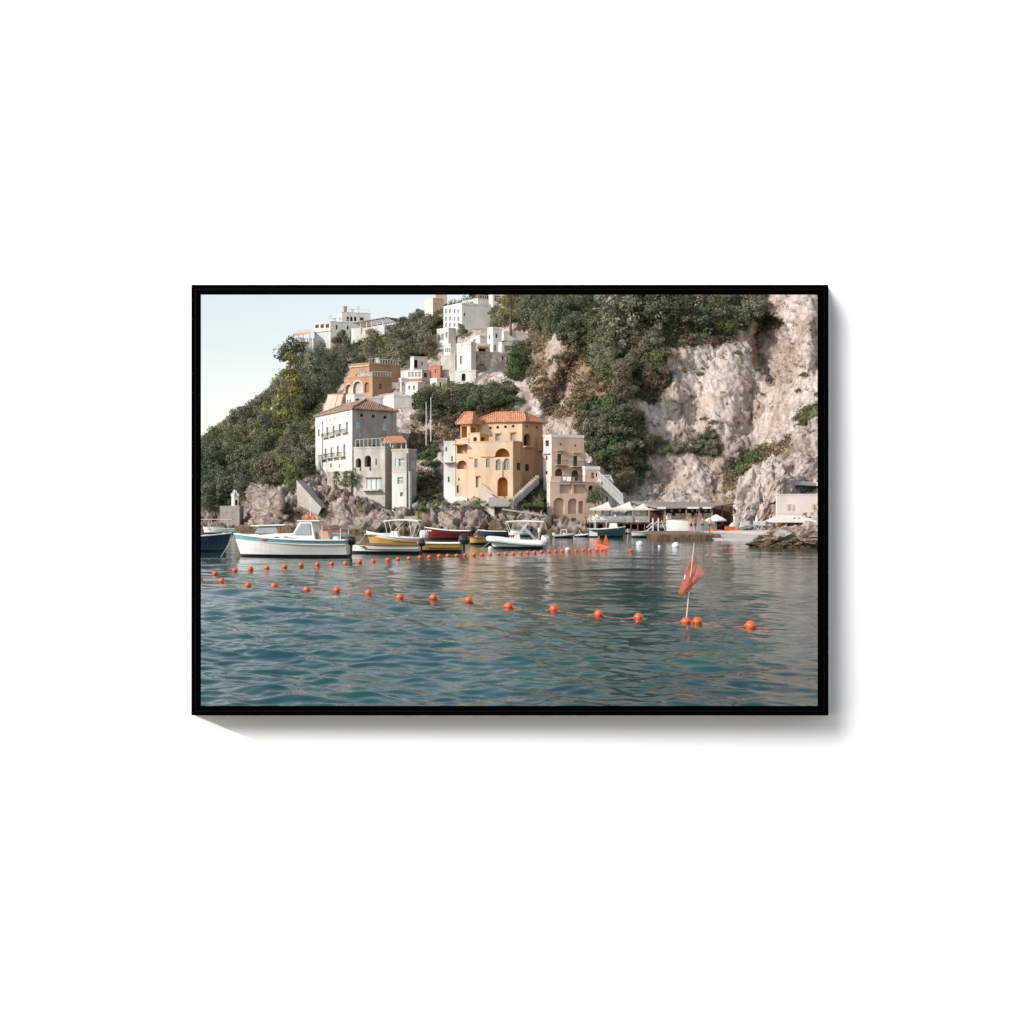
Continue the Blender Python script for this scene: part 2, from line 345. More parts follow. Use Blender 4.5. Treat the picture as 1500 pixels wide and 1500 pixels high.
# ------------------------------------------------------------------ picture frame on the white wall
def framed_wall():
    W = WALL_Y; g = .42; yf = W - g
    def X(px, y): return (px-750)/F*y
    def Z(py, y): return CAMZ - (py-750)/F*y
    # the wall with its opening, 12 cm thick
    hx0, hx1, hz1, hz0 = X(284.4, W), X(1209.1, W), Z(421.4, W), Z(1043.6, W)
    mb = MB(); B = 9.0
    for (x0, x1, z0, z1) in ((-B, hx0, CAMZ-B, CAMZ+B), (hx1, B, CAMZ-B, CAMZ+B), (hx0, hx1, hz1, CAMZ+B), (hx0, hx1, CAMZ-B, hz0)):
        mb.box(x0, x1, W, W+.12, z0, z1)
    tag(mb.build('wall', M['wallpaint']), 'plain white wall around the black picture frame', 'wall', kind='structure')
    root = empty('picture_frame', (X(746.5, yf), yf, Z(1048, yf)), 0, 'thin black rectangular picture frame hanging on the white wall, around the harbour view', 'picture frame')
    o = Vector(root.location)
    def ring(a, b, y0, y1, nm, mt, par):
        (ax0, ay0, ax1, ay1), (bx0, by0, bx1, by1) = a, b
        m = MB()
        xo0, xo1, zo1, zo0 = X(ax0, yf), X(ax1, yf), Z(ay0, yf), Z(ay1, yf)
        xi0, xi1, zi1, zi0 = X(bx0, yf), X(bx1, yf), Z(by0, yf), Z(by1, yf)
        for (x0, x1, z0, z1) in ((xo0, xi0, zo0, zo1), (xi1, xo1, zo0, zo1), (xi0, xi1, zi1, zo1), (xi0, xi1, zo0, zi0)):
            m.box(x0-o.x, x1-o.x, y0-o.y, y1-o.y, z0-o.z, z1-o.z)
        return m.build(nm, mt, par)
    ring((280, 417, 1213.5, 1048), (285.2, 422.6, 1208, 1042.6), yf, yf+.05, 'outer_moulding', M['framelack'], root)
    ring((285.2, 422.6, 1208, 1042.6), (286.8, 424.2, 1206.5, 1041), yf+.004, yf+.05, 'groove', M['framelip'], root)
    ring((286.8, 424.2, 1206.5, 1041), (292, 430, 1200, 1035.5), yf+.001, yf+.05, 'inner_moulding', M['framelack'], root)
    # deep sides of the frame, splaying a little towards the wall
    m = MB(); yb = W-.002
    for (ea, eb) in (((281.5, 418.5, 1212, 1046.5), (284.5, 421.5, 1209, 1043.5)),):
        def P(px, py, y): return (X(px, y)-o.x, y-o.y, Z(py, y)-o.z)
        for e in (ea, eb):
            c = [(e[0], e[1]), (e[2], e[1]), (e[2], e[3]), (e[0], e[3])]
            for k in range(4):
                (p, q), (r, t_) = c[k], c[(k+1) % 4]
                m.quad(P(p, q, yf+.051), P(r, t_, yf+.051), P(r, t_, yb), P(p, q, yb))
    m.build('side_panel', M['framelack'], root)
framed_wall()

# ------------------------------------------------------------------ terrain: profile curves along the coast
# per column: (waterline py), then (py, distance) going up the slope
CTRL = {
 40:  (776, (765,186), (742,196), (722,214), (700,235), (690,258)),
 200: (776, (752,182), (722,194), (700,210), (680,230), (662,255)),
 292: (776, (748,178), (715,190), (692,205), (668,225), (645,250)),
 350: (776, (742,170), (705,180), (672,200), (635,225), (602,255)),
 400: (778, (712,150), (690,158), (650,185), (605,215), (562,255)),
 430: (779, (708,148), (688,155), (640,180), (580,212), (525,252)),
 460: (779, (722,141), (700,155), (640,178), (570,210), (508,250)),
 500: (780, (737,138), (712,150), (610,172), (565,195), (492,250)),
 550: (781, (748,135.5), (722,145), (605,166), (550,190), (484,245)),
 600: (781, (748,135.5), (715,146), (600,166), (550,192), (470,245)),
 650: (781, (745,135), (705,145), (600,160), (545,188), (448,240)),
 700: (781, (738,134.5), (690,150), (590,163), (530,188), (425,235)),
 750: (781, (738,134), (690,150), (585,162), (510,182), (412,225)),
 800: (782, (748,134.5), (650,151), (575,160), (480,172), (400,196)),
 850: (783, (765,139), (660,149), (565,156), (465,166), (392,186)),
 900: (784, (768,139), (700,147), (585,153), (475,163), (388,182)),
 950: (785, (772,138), (705,150), (570,156), (475,161), (384,176)),
 1000:(787, (778,134), (710,150), (570,156), (475,162), (382,176)),
 1050:(790, (782,124), (725,147), (610,156), (485,164), (382,176)),
 1100:(792, (780,118), (720,140), (640,154), (490,166), (382,178)),
 1150:(792, (774,114), (700,130), (625,148), (500,160), (382,172)),
 1200:(792, (772,110), (690,126), (600,142), (500,153), (382,164)),
 1300:(794, (768,104), (690,118), (600,132), (500,142), (382,154)),
 1460:(797, (768,94),  (690,106), (600,120), (500,130), (382,142)),
}
KX = sorted(CTRL)
U = np.unique(np.concatenate([np.arange(40, 276, 8), np.arange(276, 1226, 1.9), np.arange(1226, 1461, 9)])).astype(float)
NR = 6
PYc = np.zeros((NR, len(U))); Dc = np.zeros((NR, len(U)))
_fx = np.arange(0, 1500, 2.0)
_k = np.hanning(19); _k /= _k.sum()
def _sm(vals):
    a = np.interp(_fx, KX, vals); b = np.convolve(np.pad(a, 9, mode='edge'), _k, 'valid'); return np.interp(U, _fx, b)
for r in range(NR):
    if r == 0:
        PYc[0] = _sm([CTRL[k][0] for k in KX]); Dc[0] = CAMZ*F/(PYc[0]-750)
    else:
        PYc[r] = _sm([CTRL[k][r][0] for k in KX]); Dc[r] = _sm([CTRL[k][r][1] for k in KX])
SEG = [34, 50, 80, 70, 70]
PY = []; DD = []
# two rows under water, in front of the waterline
Dw = Dc[0]-1.5
PY.append(750+(CAMZ+3.0)*F/Dw); DD.append(Dw)
for s in range(NR-1):
    for k in range(SEG[s]):
        t = k/SEG[s]
        PY.append(PYc[s]*(1-t)+PYc[s+1]*t); DD.append(Dc[s]*(1-t)+Dc[s+1]*t)
PY.append(PYc[-1]); DD.append(Dc[-1])
for k in (1, 2, 3, 4):                                     # over the crest and down behind
    ext = np.clip((U-705)/110, 0, 1); ext = ext*ext*(3-2*ext)            # right of the village the mountain goes on rising, out of the picture
    d2 = Dc[-1]+k*(14+12*ext); zc = CAMZ-(PYc[-1]-750)/F*Dc[-1]
    z2 = zc-k*k*1.6*(1-ext)+ext*k*24; PY.append(750-(z2-CAMZ)*F/d2); DD.append(d2)
PY = np.array(PY); DD = np.array(DD)
for it in range(6):                                        # soften the profile knees
    PY[2:-4] = .25*PY[1:-5]+.5*PY[2:-4]+.25*PY[3:-3]; DD[2:-4] = .25*DD[1:-5]+.5*DD[2:-4]+.25*DD[3:-3]
UU = np.broadcast_to(U, PY.shape).copy()
NROW = PY.shape[0]

def inpoly(px, py, poly):
    r = np.zeros(px.shape, bool); n = len(poly)
    for i in range(n):
        x0, y0 = poly[i]; x1, y1 = poly[(i+1) % n]
        c = ((y0 > py) != (y1 > py)); 
        with np.errstate(divide='ignore', invalid='ignore'):
            r ^= c & (px < (x1-x0)*(py-y0)/(y1-y0+1e-12)+x0)
    return r
# big features of the cliff: the cave and gullies (metres of extra distance)
def ell(cx, cy, rx, ry, rot=0):
    c, s = math.cos(R(rot)), math.sin(R(rot)); dx, dy = UU-cx, PY-cy
    return np.sqrt(((dx*c+dy*s)/rx)**2 + ((-dx*s+dy*c)/ry)**2)
def sstep(e, a, b):
    t = np.clip((e-a)/(b-a), 0, 1); return t*t*(3-2*t)
wob = .12*pn(UU*.09, PY*.09, 3.3)
DD += 6.5*(1-sstep(ell(1131, 512, 32, 60, -10)+wob, .72, 1.0))
DD += 2.2*(1-sstep(ell(1010, 605, 34, 26, 0)+wob, .3, 1.1))
DD += 1.5*(1-sstep(ell(960, 715, 40, 26, -20)+wob, .3, 1.1))
DD -= 4.0*(1-sstep(ell(1065, 580, 45, 90, 10)+wob, .2, 1.1))
DD += 2.4*(1-sstep(ell(1085, 690, 30, 70, 40)+wob, .3, 1.1))
DD -= 5.0*(1-sstep(ell(1180, 480, 22, 90, 0)+wob, .3, 1.1))
DD += 5.0*(1-sstep(ell(830, 560, 22, 90, 25)+wob, .2, 1.1))
DD -= 3.0*(1-sstep(ell(905, 610, 40, 90, -20)+wob, .2, 1.1))
DD -= 4.0*(1-sstep(ell(400, 745, 34, 40, 0)+wob, .2, 1.1))

def terrD(px, py):
    j = int(np.clip(np.searchsorted(U, px), 0, len(U)-1))
    col = PY[:, j]; a = col[:NROW-4][::-1]; d = DD[:NROW-4, j][::-1]
    return float(np.interp(py, a, d))

for (xa_, xb_, ya_, dmin) in ((858, 972, 764, 134), (972, 1078, 742, 131.5), (1078, 1135, 776, 113)):
    m_ = (UU > xa_) & (UU < xb_) & (PY > ya_) & (DD < dmin); DD[m_] = dmin
# ------------------------------------------------------------------ buildings
CARVE = []
KEEPOUT = []
class House:
    """A house of two visible walls meeting at its near corner (photo column xc).  The left wall runs back at
    angle a, the right wall at angle b; window rectangles are read off the photo and cut into the walls."""
    def __init__(s, name, label, cat, xl, xc, xr, top, base, D=None, a=35, b=40, matL='white', matR=None, group=None,
                 baseL=None, baseR=None, deep=5.0, back=True, parent=None):
        s.name, s.label, s.cat, s.group = name, label, cat, group
        s.xl, s.xc, s.xr, s.top, s.base = xl, xc, xr, top, base
        s.D = D if D else terrD(xc, base) - 1.0
        s.C = at(xc, base, s.D); s.z1 = zof(top, s.D); s.z0 = s.C.z - deep
        s.dl = Vector((-math.cos(R(a)), math.sin(R(a)), 0)); s.dr = Vector((math.cos(R(b)), math.sin(R(b)), 0))
        s.wl_ = s._t('L', xl); s.wr_ = s._t('R', xr)
        s.matL, s.matR = matL, matR or matL
        s.ops = {'L': [], 'R': []}
        s.baseL = base if baseL is None else baseL; s.baseR = base if baseR is None else baseR
        CARVE.append(s)
        if parent: s.root = parent
        else: s.root = empty(name, (s.C.x, s.C.y, s.C.z), 0, label, cat, group)
        s.O = Vector(s.root.location)
        s.fl = []; 
    def _t(s, f, px):
        k = (px-750)/F; d = s.dl if f == 'L' else s.dr
        return (k*s.C.y - s.C.x)/(d.x - k*d.y)
    def pt(s, f, px, py):
        d = s.dl if f == 'L' else s.dr; t = s._t(f, px); p = Vector((s.C.x, s.C.y, 0)) + d*t
        return t, CAMZ-(py-750)/F*p.y
    def nrm(s, f):
        d = s.dl if f == 'L' else s.dr
        n = Vector((d.y, -d.x, 0))
        return -n if n.y > 0 else n
    def win(s, f, x0, y0, x1, y1, kind='glass', arch=False, depth=.22, name='window', frame=None, shut=None, sill=False, bars=0, label=None):
        ta, za = s.pt(f, x0, y1); tb, zb = s.pt(f, x1, y1); _, zt = s.pt(f, (x0+x1)/2, y0); _, zl = s.pt(f, (x0+x1)/2, y1)
        ta, tb = min(ta, tb), max(ta, tb)
        W = s.wl_ if f == 'L' else s.wr_
        ta = max(ta, .12); tb = min(tb, W-.12)
        if tb-ta < .1: return
        s.ops[f].append(dict(a=ta, b=tb, z0=zl, z1=min(zt, s.z1-.1), kind=kind, arch=arch, depth=depth, name=name, frame=frame, shut=shut, sill=sill, bars=bars, label=label))
    def vents(s, f, pts, sz=.9, arch=True):
        for (x, y) in pts: s.win(f, x-sz, y-sz, x+sz, y+sz, 'dark', arch, .3, name='vent')
    def _face(s, f):
        d = s.dl if f == 'L' else s.dr; W = s.wl_ if f == 'L' else s.wr_; n = s.nrm(f); C0 = Vector((s.C.x, s.C.y, 0)) - Vector((s.O.x, s.O.y, 0))
        mb = MB()
        def P(u, z, dep=0): q = C0 + d*u - n*dep; return (q.x, q.y, z-s.O.z)
        ops = s.ops[f]
        us = sorted(set([0, W] + [o['a'] for o in ops] + [o['b'] for o in ops])); zs = sorted(set([s.z0, s.z1] + [o['z0'] for o in ops] + [o['z1'] for o in ops]))
        for i in range(len(us)-1):
            for j in range(len(zs)-1):
                um, zm = (us[i]+us[i+1])/2, (zs[j]+zs[j+1])/2
                if any(o['a'] < um < o['b'] and o['z0'] < zm < o['z1'] for o in ops): continue
                mb.quad(P(us[i], zs[j]), P(us[i+1], zs[j]), P(us[i+1], zs[j+1]), P(us[i], zs[j+1]))
        for o in ops:
            a, b, z0, z1, dep = o['a'], o['b'], o['z0'], o['z1'], o['depth']
            if o['arch']:
                r = min((b-a)/2, (z1-z0)*.98); zc = z1-r; N = 8
                arc = [((a+b)/2-(b-a)/2*math.cos(math.pi*k/N), zc+r*math.sin(math.pi*k/N)) for k in range(N+1)]
                for k in range(N):
                    (u0, q0), (u1, q1) = arc[k], arc[k+1]
                    mb.quad(P(u0, q0), P(u1, q1), P(u1, z1), P(u0, z1))
                outl = [(a, z0)] + arc + [(b, z0)]
            else: outl = [(a, z0), (a, z1), (b, z1), (b, z0)]
            for k in range(len(outl)):
                (u0, q0), (u1, q1) = outl[k], outl[(k+1) % len(outl)]
                mb.quad(P(u0, q0), P(u1, q1), P(u1, q1, dep), P(u0, q0, dep), 1 if o['kind'] in ('ochre',) else 0)
            o['outl'] = outl
        ws = mb.build('wall', [M[s.matL if f == 'L' else s.matR], M['ochre']], s.root)
        for o in ops:
            mk = MB(); dep = o['depth']-.01
            if o['name'] == 'vent':
                mk.poly([P(u, z, dep) for u, z in o['outl']]); mk.build('vent', M[o['kind']], s.root); continue
            mk.poly([P(u, z, dep) for u, z in o['outl']])
            wo = mk.build(o['name'], M[o['kind']], s.root)
            if o['label']: wo['label'] = o['label']
            a, b, z0, z1 = o['a'], o['b'], o['z0'], o['z1']
            if o['bars']:
                mf = MB(); th = max(.05, (b-a)*.07)
                q = C0 + d*a - n*(dep-.02)
                for k in range(o['bars']+2):
                    u = a + (b-a-th)*k/(o['bars']+1); q = C0 + d*u - n*(dep-.01)
                    mf.obox((q.x, q.y, z0-s.O.z), d*th, n*.05, (0, 0, (z1-z0)*(.97 if not o['arch'] else .72)))
                q = C0 + d*a - n*(dep-.012)
                mf.obox((q.x, q.y, z0+(z1-z0)*.62-s.O.z), d*(b-a), n*.05, (0, 0, th))
                mf.build('frame', M[o['frame'] or 'whitemetal'], wo)
            if o['shut']:
                for sgn in (0, 1):
                    u = a-(b-a)*.52 if sgn == 0 else b+(b-a)*.02
                    q = C0 + d*u + n*.02; ms = MB(); ms.obox((q.x, q.y, z0-s.O.z), d*((b-a)*.5), n*.06, (0, 0, z1-z0)); ms.build('shutter', M[o['shut']], wo)
            if o['sill']:
                q = C0 + d*(a-.12) + n*.004; ms = MB(); ms.obox((q.x, q.y, z0-.12-s.O.z), d*(b-a+.24), n*.18, (0, 0, .1)); ms.build('sill', M['greylight'], wo)
    def box_on(s, f, x0, y0, x1, y1, out_, mat, name='balcony', lift=.005, parent=None):
        """a block standing proud of the wall"""
        ta, _ = s.pt(f, x0, y1); tb, _ = s.pt(f, x1, y1); _, zt = s.pt(f, (x0+x1)/2, y0); _, zl = s.pt(f, (x0+x1)/2, y1)
        ta, tb = min(ta, tb), max(ta, tb); d = s.dl if f == 'L' else s.dr; n = s.nrm(f)
        q = Vector((s.C.x, s.C.y, 0)) + d*ta + n*lift - Vector((s.O.x, s.O.y, 0))
        mb = MB(); mb.obox((q.x, q.y, zl-s.O.z), d*(tb-ta), n*out_, (0, 0, zt-zl)); return mb.build(name, M[mat], parent or s.root)
    def balcony(s, f, x0, y0, x1, y1, out_=.8, slab='greylight'):
        """slab at the bottom, iron railing up to y0"""
        bo = s.box_on(f, x0, y1-.9, x1, y1, out_, slab)
        ta, _ = s.pt(f, x0, y1); tb, _ = s.pt(f, x1, y1); _, zt = s.pt(f, (x0+x1)/2, y0); _, zl = s.pt(f, (x0+x1)/2, y1-.9)
        ta, tb = min(ta, tb), max(ta, tb); d = s.dl if f == 'L' else s.dr; n = s.nrm(f)
        q = Vector((s.C.x, s.C.y, 0)) - Vector((s.O.x, s.O.y, 0)); mb = MB()
        def T(u, o_, z): v = q + d*u + n*o_; return (v.x, v.y, z-s.O.z)
        r = .03
        mb.tube([T(ta, .02, zt), T(ta, out_-.04, zt), T(tb, out_-.04, zt), T(tb, .02, zt)], r, 4)
        k = 0
        while ta+k*.16 <= tb:
            mb.tube([T(ta+k*.16, out_-.04, zl), T(ta+k*.16, out_-.04, zt)], .014, 4); k += 1
        mb.build('railing', M['iron'], bo)
    def finish(s, roof='flat', rmat='tile', rh=1.6, over=.45, parapet=.0, rshift=.5):
        C0 = Vector((s.C.x, s.C.y, 0)) - Vector((s.O.x, s.O.y, 0))
        s._face('L'); s._face('R')
        A = C0 + s.dl*s.wl_; B = C0 + s.dr*s.wr_
        if s.dl.cross(s.dr).length < 1e-6: K = A
        K = A + (B-C0)
        zt, zb = s.z1-s.O.z, s.z0-s.O.z
        mb = MB()
        up = lambda p, z: (p.x, p.y, z)
        mb.quad(up(B, zb), up(K, zb), up(K, zt), up(B, zt)); mb.quad(up(K, zb), up(A, zb), up(A, zt), up(K, zt))
        mb.build('wall', M[s.matR], s.root)
        mr = MB()
        if roof == 'flat':
            mr.poly([up(C0, zt-.005), up(B, zt-.005), up(K, zt-.005), up(A, zt-.005)])
            m1 = MB(); t = .22
            for p, q in ((C0, A), (C0, B), (B, K), (A, K)):
                dd = (q-p); L = dd.length; dd = dd/L; nn = Vector((dd.y, -dd.x, 0))
                cen = (C0+K)/2
                if nn.dot(cen-p) > 0: nn = -nn
                pp = p + nn*.05 - dd*.05
                m1.obox((pp.x, pp.y, zt+.0), dd*(L+.1), -nn*t, (0, 0, .12+parapet))
            mr.build('roof', M['greylight'], s.root); m1.build('cornice', M[s.matL], s.root)
            if s.D > 150 and s.wr_*s.wl_ > 12:
                rg = random.Random(int(s.xc*7+s.top))
                for k in range(rg.choice((1, 2, 2))):
                    p = C0 + s.dl*s.wl_*rg.uniform(.15, .8) + s.dr*s.wr_*rg.uniform(.15, .8); w_ = rg.uniform(.22, .4); hh_ = rg.uniform(.7, 1.4); mc = MB()
                    mc.box(p.x-w_, p.x+w_, p.y-w_, p.y+w_, zt-.02, zt+hh_); mc.box(p.x-w_*1.25, p.x+w_*1.25, p.y-w_*1.25, p.y+w_*1.25, zt+hh_+.002, zt+hh_+.14); mc.build('chimney', M[rg.choice(('whiteold', 'white', 'brick'))], s.root)
                p = C0 + s.dl*s.wl_*rg.uniform(.3, .7) + s.dr*s.wr_*rg.uniform(.3, .7); ma = MB(); ma.tube([(p.x, p.y, zt), (p.x, p.y, zt+1.9)], .03, 4)
                for k in range(3): ma.tube([(p.x-.45, p.y, zt+1.2+k*.25), (p.x+.45, p.y, zt+1.2+k*.25)], .02, 4)
                ma.build('aerial', M['greyshut'], s.root)
                dd = s.dr; mrl = MB(); nr = s.nrm('R')
                for k in range(int(s.wr_/.5)+1):
                    q = C0 + dd*min(k*.5, s.wr_-.05) - nr*.1; mrl.tube([(q.x, q.y, zt+.1+parapet), (q.x, q.y, zt+.85+parapet)], .03, 4)
                qa, qb = C0 - nr*.1, C0 + dd*s.wr_ - nr*.1; mrl.tube([(qa.x, qa.y, zt+.85+parapet), (qb.x, qb.y, zt+.85+parapet)], .04, 4); mrl.build('roof_railing', M['whitemetal'], s.root)
        else:
            # hipped tiled roof
            cen = (C0+A+B+K)/4
            ex = [p + (p-cen).normalized()*over*1.4 for p in (C0, B, K, A)]
            long_LR = s.wl_ > s.wr_
            if long_LR: r0 = (ex[0]+ex[1])/2; r1 = (ex[2]+ex[3])/2; half = s.wr_/2
            else: r0 = (ex[0]+ex[3])/2; r1 = (ex[1]+ex[2])/2; half = s.wl_/2
            dd = (r1-r0); L = dd.length; dd /= L; ins = min(half*1.0, L*.45)
            r0 = r0+dd*ins*rshift*2; r1 = r1-dd*ins*rshift*2
            ze, zr = zt+.10, zt+.10+rh
            E = [up(p, ze) for p in ex]; Q0, Q1 = up(r0, zr), up(r1, zr)
            if long_LR: fs = [(E[0], E[1], Q0), (E[1], E[2], Q1, Q0), (E[2], E[3], Q1), (E[3], E[0], Q0, Q1)]
            else: fs = [(E[3], E[0], Q0), (E[0], E[1], Q1, Q0), (E[1], E[2], Q1), (E[2], E[3], Q0, Q1)]
            for q in fs: mr.poly(q)
            mr.poly([up(p, ze-.14) for p in ex])
            for i in range(4): mr.quad(up(ex[i], ze-.14), up(ex[(i+1) % 4], ze-.14), E[(i+1) % 4], E[i])
            for p, q in ((E[0], Q0), (E[1], Q0 if long_LR else Q1), (Q0, Q1), (E[3], Q1 if long_LR else Q0)):
                mr.tube([Vector(p)+Vector((0,0,.04)), Vector(q)+Vector((0,0,.04))], .13, 5)
            mr.build('roof', M[rmat], s.root)
        return s

def slab(name, label, cat, p0, p1, thick, mat, group=None):
    pass

# (a) the three houses of the left promontory -------------------------------------------------
h = House('house', 'tall white house with rows of balconies and a brown tiled roof, left of centre', 'house', 462, 516, 580, 599, 702, 147, 58, 38, 'white', 'greyplaster', deep=4, baseL=694, baseR=668)  # right wall a darker, warmer grey than the white left wall
for r_ in ((478,626,481,641), (487,624,490,639), (496.3,621,499.2,636), (506.5,618,509.6,634)):
    h.win('L', *r_, 'greyshut', depth=.25); h.balcony('L', r_[0]-4.0, r_[3]-5, r_[2]+.4, r_[3]+.6, .5)
h.win('L', 465.8, 629, 468.2, 639.5, 'greyshut')
for r_ in ((475.6,657,478.2,673), (484.3,655,487,671), (493.4,653,496.2,670), (503,651,506,669)):
    h.win('L', *r_, 'greyshut', depth=.25); h.balcony('L', r_[0]-4.4, r_[3]-6, r_[2]+.5, r_[3]+.8, .7)
h.win('L', 483.8, 679, 486, 685, 'greyshut'); h.win('L', 496.8, 680, 498.2, 685, 'greyshut')
h.vents('L', ((478.5,617),(484.1,615.2),(490,613.4),(496.4,611.5),(502.8,609.6),(509.5,607.4)), .75)
h.win('R', 521, 617, 527.3, 628, 'cyan', depth=.08, label='pale blue shuttered window')
h.win('R', 560, 620, 566.3, 631, 'cyan', depth=.08, label='pale blue shuttered window')
h.win('R', 525, 634, 529, 639.5, 'cyan', depth=.08)
h.vents('R', ((530,608.2),(547,609.5),(564,611)), 2.4)
h.win('R', 523, 650, 528, 659, 'glass'); h.win('R', 545, 652, 551, 661, 'glass')
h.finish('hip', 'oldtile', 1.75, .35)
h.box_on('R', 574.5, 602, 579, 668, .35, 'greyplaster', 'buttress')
h.box_on('L', 472.5, 617, 473.1, 690, .1, 'greyshut', 'drainpipe')

h = House('house', 'bare grey house with two dark arches standing on the shore rocks', 'house', 518, 564, 574, 656, 745, 139.5, 24, 62, 'greylight', 'greyplaster', deep=4, baseL=708, baseR=748)
h.win('L', 521, 671, 529, 685, 'dark', True, .7); h.win('L', 534, 667, 543.7, 684, 'dark', True, .7)
h.win('L', 526.5, 685.5, 529, 690, 'dark', False, .5); h.win('L', 541, 684.5, 543.7, 689.5, 'dark', False, .5)
h.win('L', 536.7, 700, 542.7, 716.5, 'cyan', depth=.1, label='pale blue shutter'); h.win('L', 550.7, 700, 556, 716.5, 'cyan', depth=.1, label='pale blue shutter')
h.win('L', 543.6, 701, 549.8, 716.5, 'pinkwhite', depth=.1, name='door')
h.win('L', 550, 672, 552, 681, 'greyshut', True)
h.finish('flat', parapet=.1)
h.box_on('L', 532, 717.2, 559, 719.2, .9, 'greylight', 'balcony')
h.box_on('L', 535, 699, 558, 699.8, .3, 'wood', 'lintel')
# lamp-white railing on its terrace
t = empty('terrace_railing', at(520, 655, 141), 0, 'thin white railing along the flat roof of the grey arched house', 'railing')
mb = MB(); o = Vector(t.location)
for k in range(8):
    p = at(521+k*6, 655.5-.4*k, 140.5-k*.1)-o; mb.tube([p, p+Vector((0,0,1.05))], .035, 4)
mb.tube([at(521, 655.5, 140.5)-o+Vector((0,0,1.05)), at(563, 652.7, 139.8)-o+Vector((0,0,1.05))], .03, 4); mb.build('rail', M['whitemetal'], t)

h = House('house', 'narrow grey house with pale blue windows between the arched house and the leafy gully', 'house', 574, 598, 610, 660, 700, 138.6, 22, 55, 'greylight', 'greyplaster', deep=8, baseL=700, baseR=740)
h.win('L', 579, 672, 583.4, 683, 'cyan', depth=.08); h.win('L', 584, 672, 593, 683, 'paleglass', bars=1, label='pale window beside its blue shutter')
h.win('R', 602.5, 673, 608, 687, 'cyan', depth=.1)
h.finish('flat', parapet=.15)
h = House('house', 'small whitewashed lower house under the narrow grey house, with an iron pipe down its front', 'house', 574.5, 600, 603, 692, 746, 137.4, 20, 60, 'white', 'whiteold', deep=3, baseL=734)
h.win('L', 582, 699, 590.7, 708.7, 'paleglass', bars=1); h.win('L', 586, 721, 590.7, 727, 'greyshut')
h.finish('flat')
h.box_on('L', 596.2, 664, 597.6, 744, .14, 'iron', 'drainpipe')

# tiled canopy on posts above the two grey houses
t = empty('pergola', at(577, 660, 141.5), 0, 'open pergola with orange tiled roof on thin posts above the grey houses', 'pergola'); o = Vector(t.location)
mb = MB()
a0, a1, a2, a3 = at(558, 648, 141)-o, at(596, 646.5, 140.5)-o, at(589, 638.5, 144.5)-o, at(567, 639, 145)-o
mb.quad(a0, a1, a2, a3); dz = Vector((0,0,-.15)); mb.quad(a3+dz, a2+dz, a1+dz, a0+dz)
for p, q in ((a0,a1),(a1,a2),(a2,a3),(a3,a0)): mb.quad(p+dz, q+dz, q, p)
mb.build('roof', M['tile'], t)
for px, D in ((559.5,141.3),(575.5,141.2),(588,141.1),(595,140.9),(572,144.5),(588,144.2)):
    p = at(px, 647, D)-o; mp = MB(); mp.tube([(p.x, p.y, -1.5), (p.x, p.y, p.z)], .08, 5); mp.build('post', M['whitemetal'], t)

# (b) the apricot palazzo ------------------------------------------------------------------------
P0 = empty('house', at(765, 705, 139), 0, 'large apricot orange house with tiled hip roof and arched windows, centre of the village', 'house')
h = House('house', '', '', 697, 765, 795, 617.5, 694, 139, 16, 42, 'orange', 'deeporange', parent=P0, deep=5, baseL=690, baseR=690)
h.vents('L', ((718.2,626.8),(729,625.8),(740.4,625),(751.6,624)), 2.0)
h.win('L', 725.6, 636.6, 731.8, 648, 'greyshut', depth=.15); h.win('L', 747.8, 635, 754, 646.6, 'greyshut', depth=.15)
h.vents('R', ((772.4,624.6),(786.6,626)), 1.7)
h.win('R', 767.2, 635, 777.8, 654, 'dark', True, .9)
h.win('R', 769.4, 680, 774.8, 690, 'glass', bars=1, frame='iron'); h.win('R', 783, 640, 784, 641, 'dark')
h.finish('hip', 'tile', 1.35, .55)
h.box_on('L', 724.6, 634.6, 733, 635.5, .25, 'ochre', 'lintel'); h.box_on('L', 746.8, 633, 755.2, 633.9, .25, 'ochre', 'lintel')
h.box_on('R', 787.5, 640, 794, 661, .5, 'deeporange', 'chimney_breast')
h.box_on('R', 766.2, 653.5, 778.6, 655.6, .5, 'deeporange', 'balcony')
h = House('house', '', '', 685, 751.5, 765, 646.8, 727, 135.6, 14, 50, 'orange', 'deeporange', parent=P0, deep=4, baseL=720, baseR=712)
h.win('L', 695, 672, 700, 685, 'greenshut', depth=.12, label='closed green shutters'); h.win('L', 712, 671.6, 717.6, 684.8, 'greenshut', depth=.12, label='closed green shutters')
h.win('L', 726, 672.6, 734.6, 689, 'paleglass', True, .25, bars=1, frame='greyshut'); h.win('L', 738, 671.4, 746.8, 688.6, 'paleglass', True, .25, bars=1, frame='greyshut')
h.win('L', 725.2, 656.6, 746.6, 669.6, 'ochre', True, 1.4, name='loggia')
h.win('L', 728.6, 698.8, 743.6, 727, 'ochre', True, 1.3, name='archway', label='tall arched entrance with ochre inside')
h.win('L', 696.8, 698, 701, 713.8, 'greyshut', name='door')
h.win('R', 757, 678, 762.6, 689, 'glass', bars=1, frame='iron')
h.finish('flat', parapet=.0)
h.box_on('L', 704, 668.6, 724.5, 669.5, .12, 'ochre', 'string_course'); h.box_on('L', 686, 670, 692, 670.8, .12, 'ochre', 'string_course')
h.box_on('L', 695.8, 696.8, 702.2, 697.8, .22, 'ochre', 'lintel')
h.box_on('R', 764.0-.6, 650, 764.3, 712, .14, 'brown', 'drainpipe'); h.box_on('L', 736, 676, 736.6, 700, .1, 'brown', 'drainpipe')
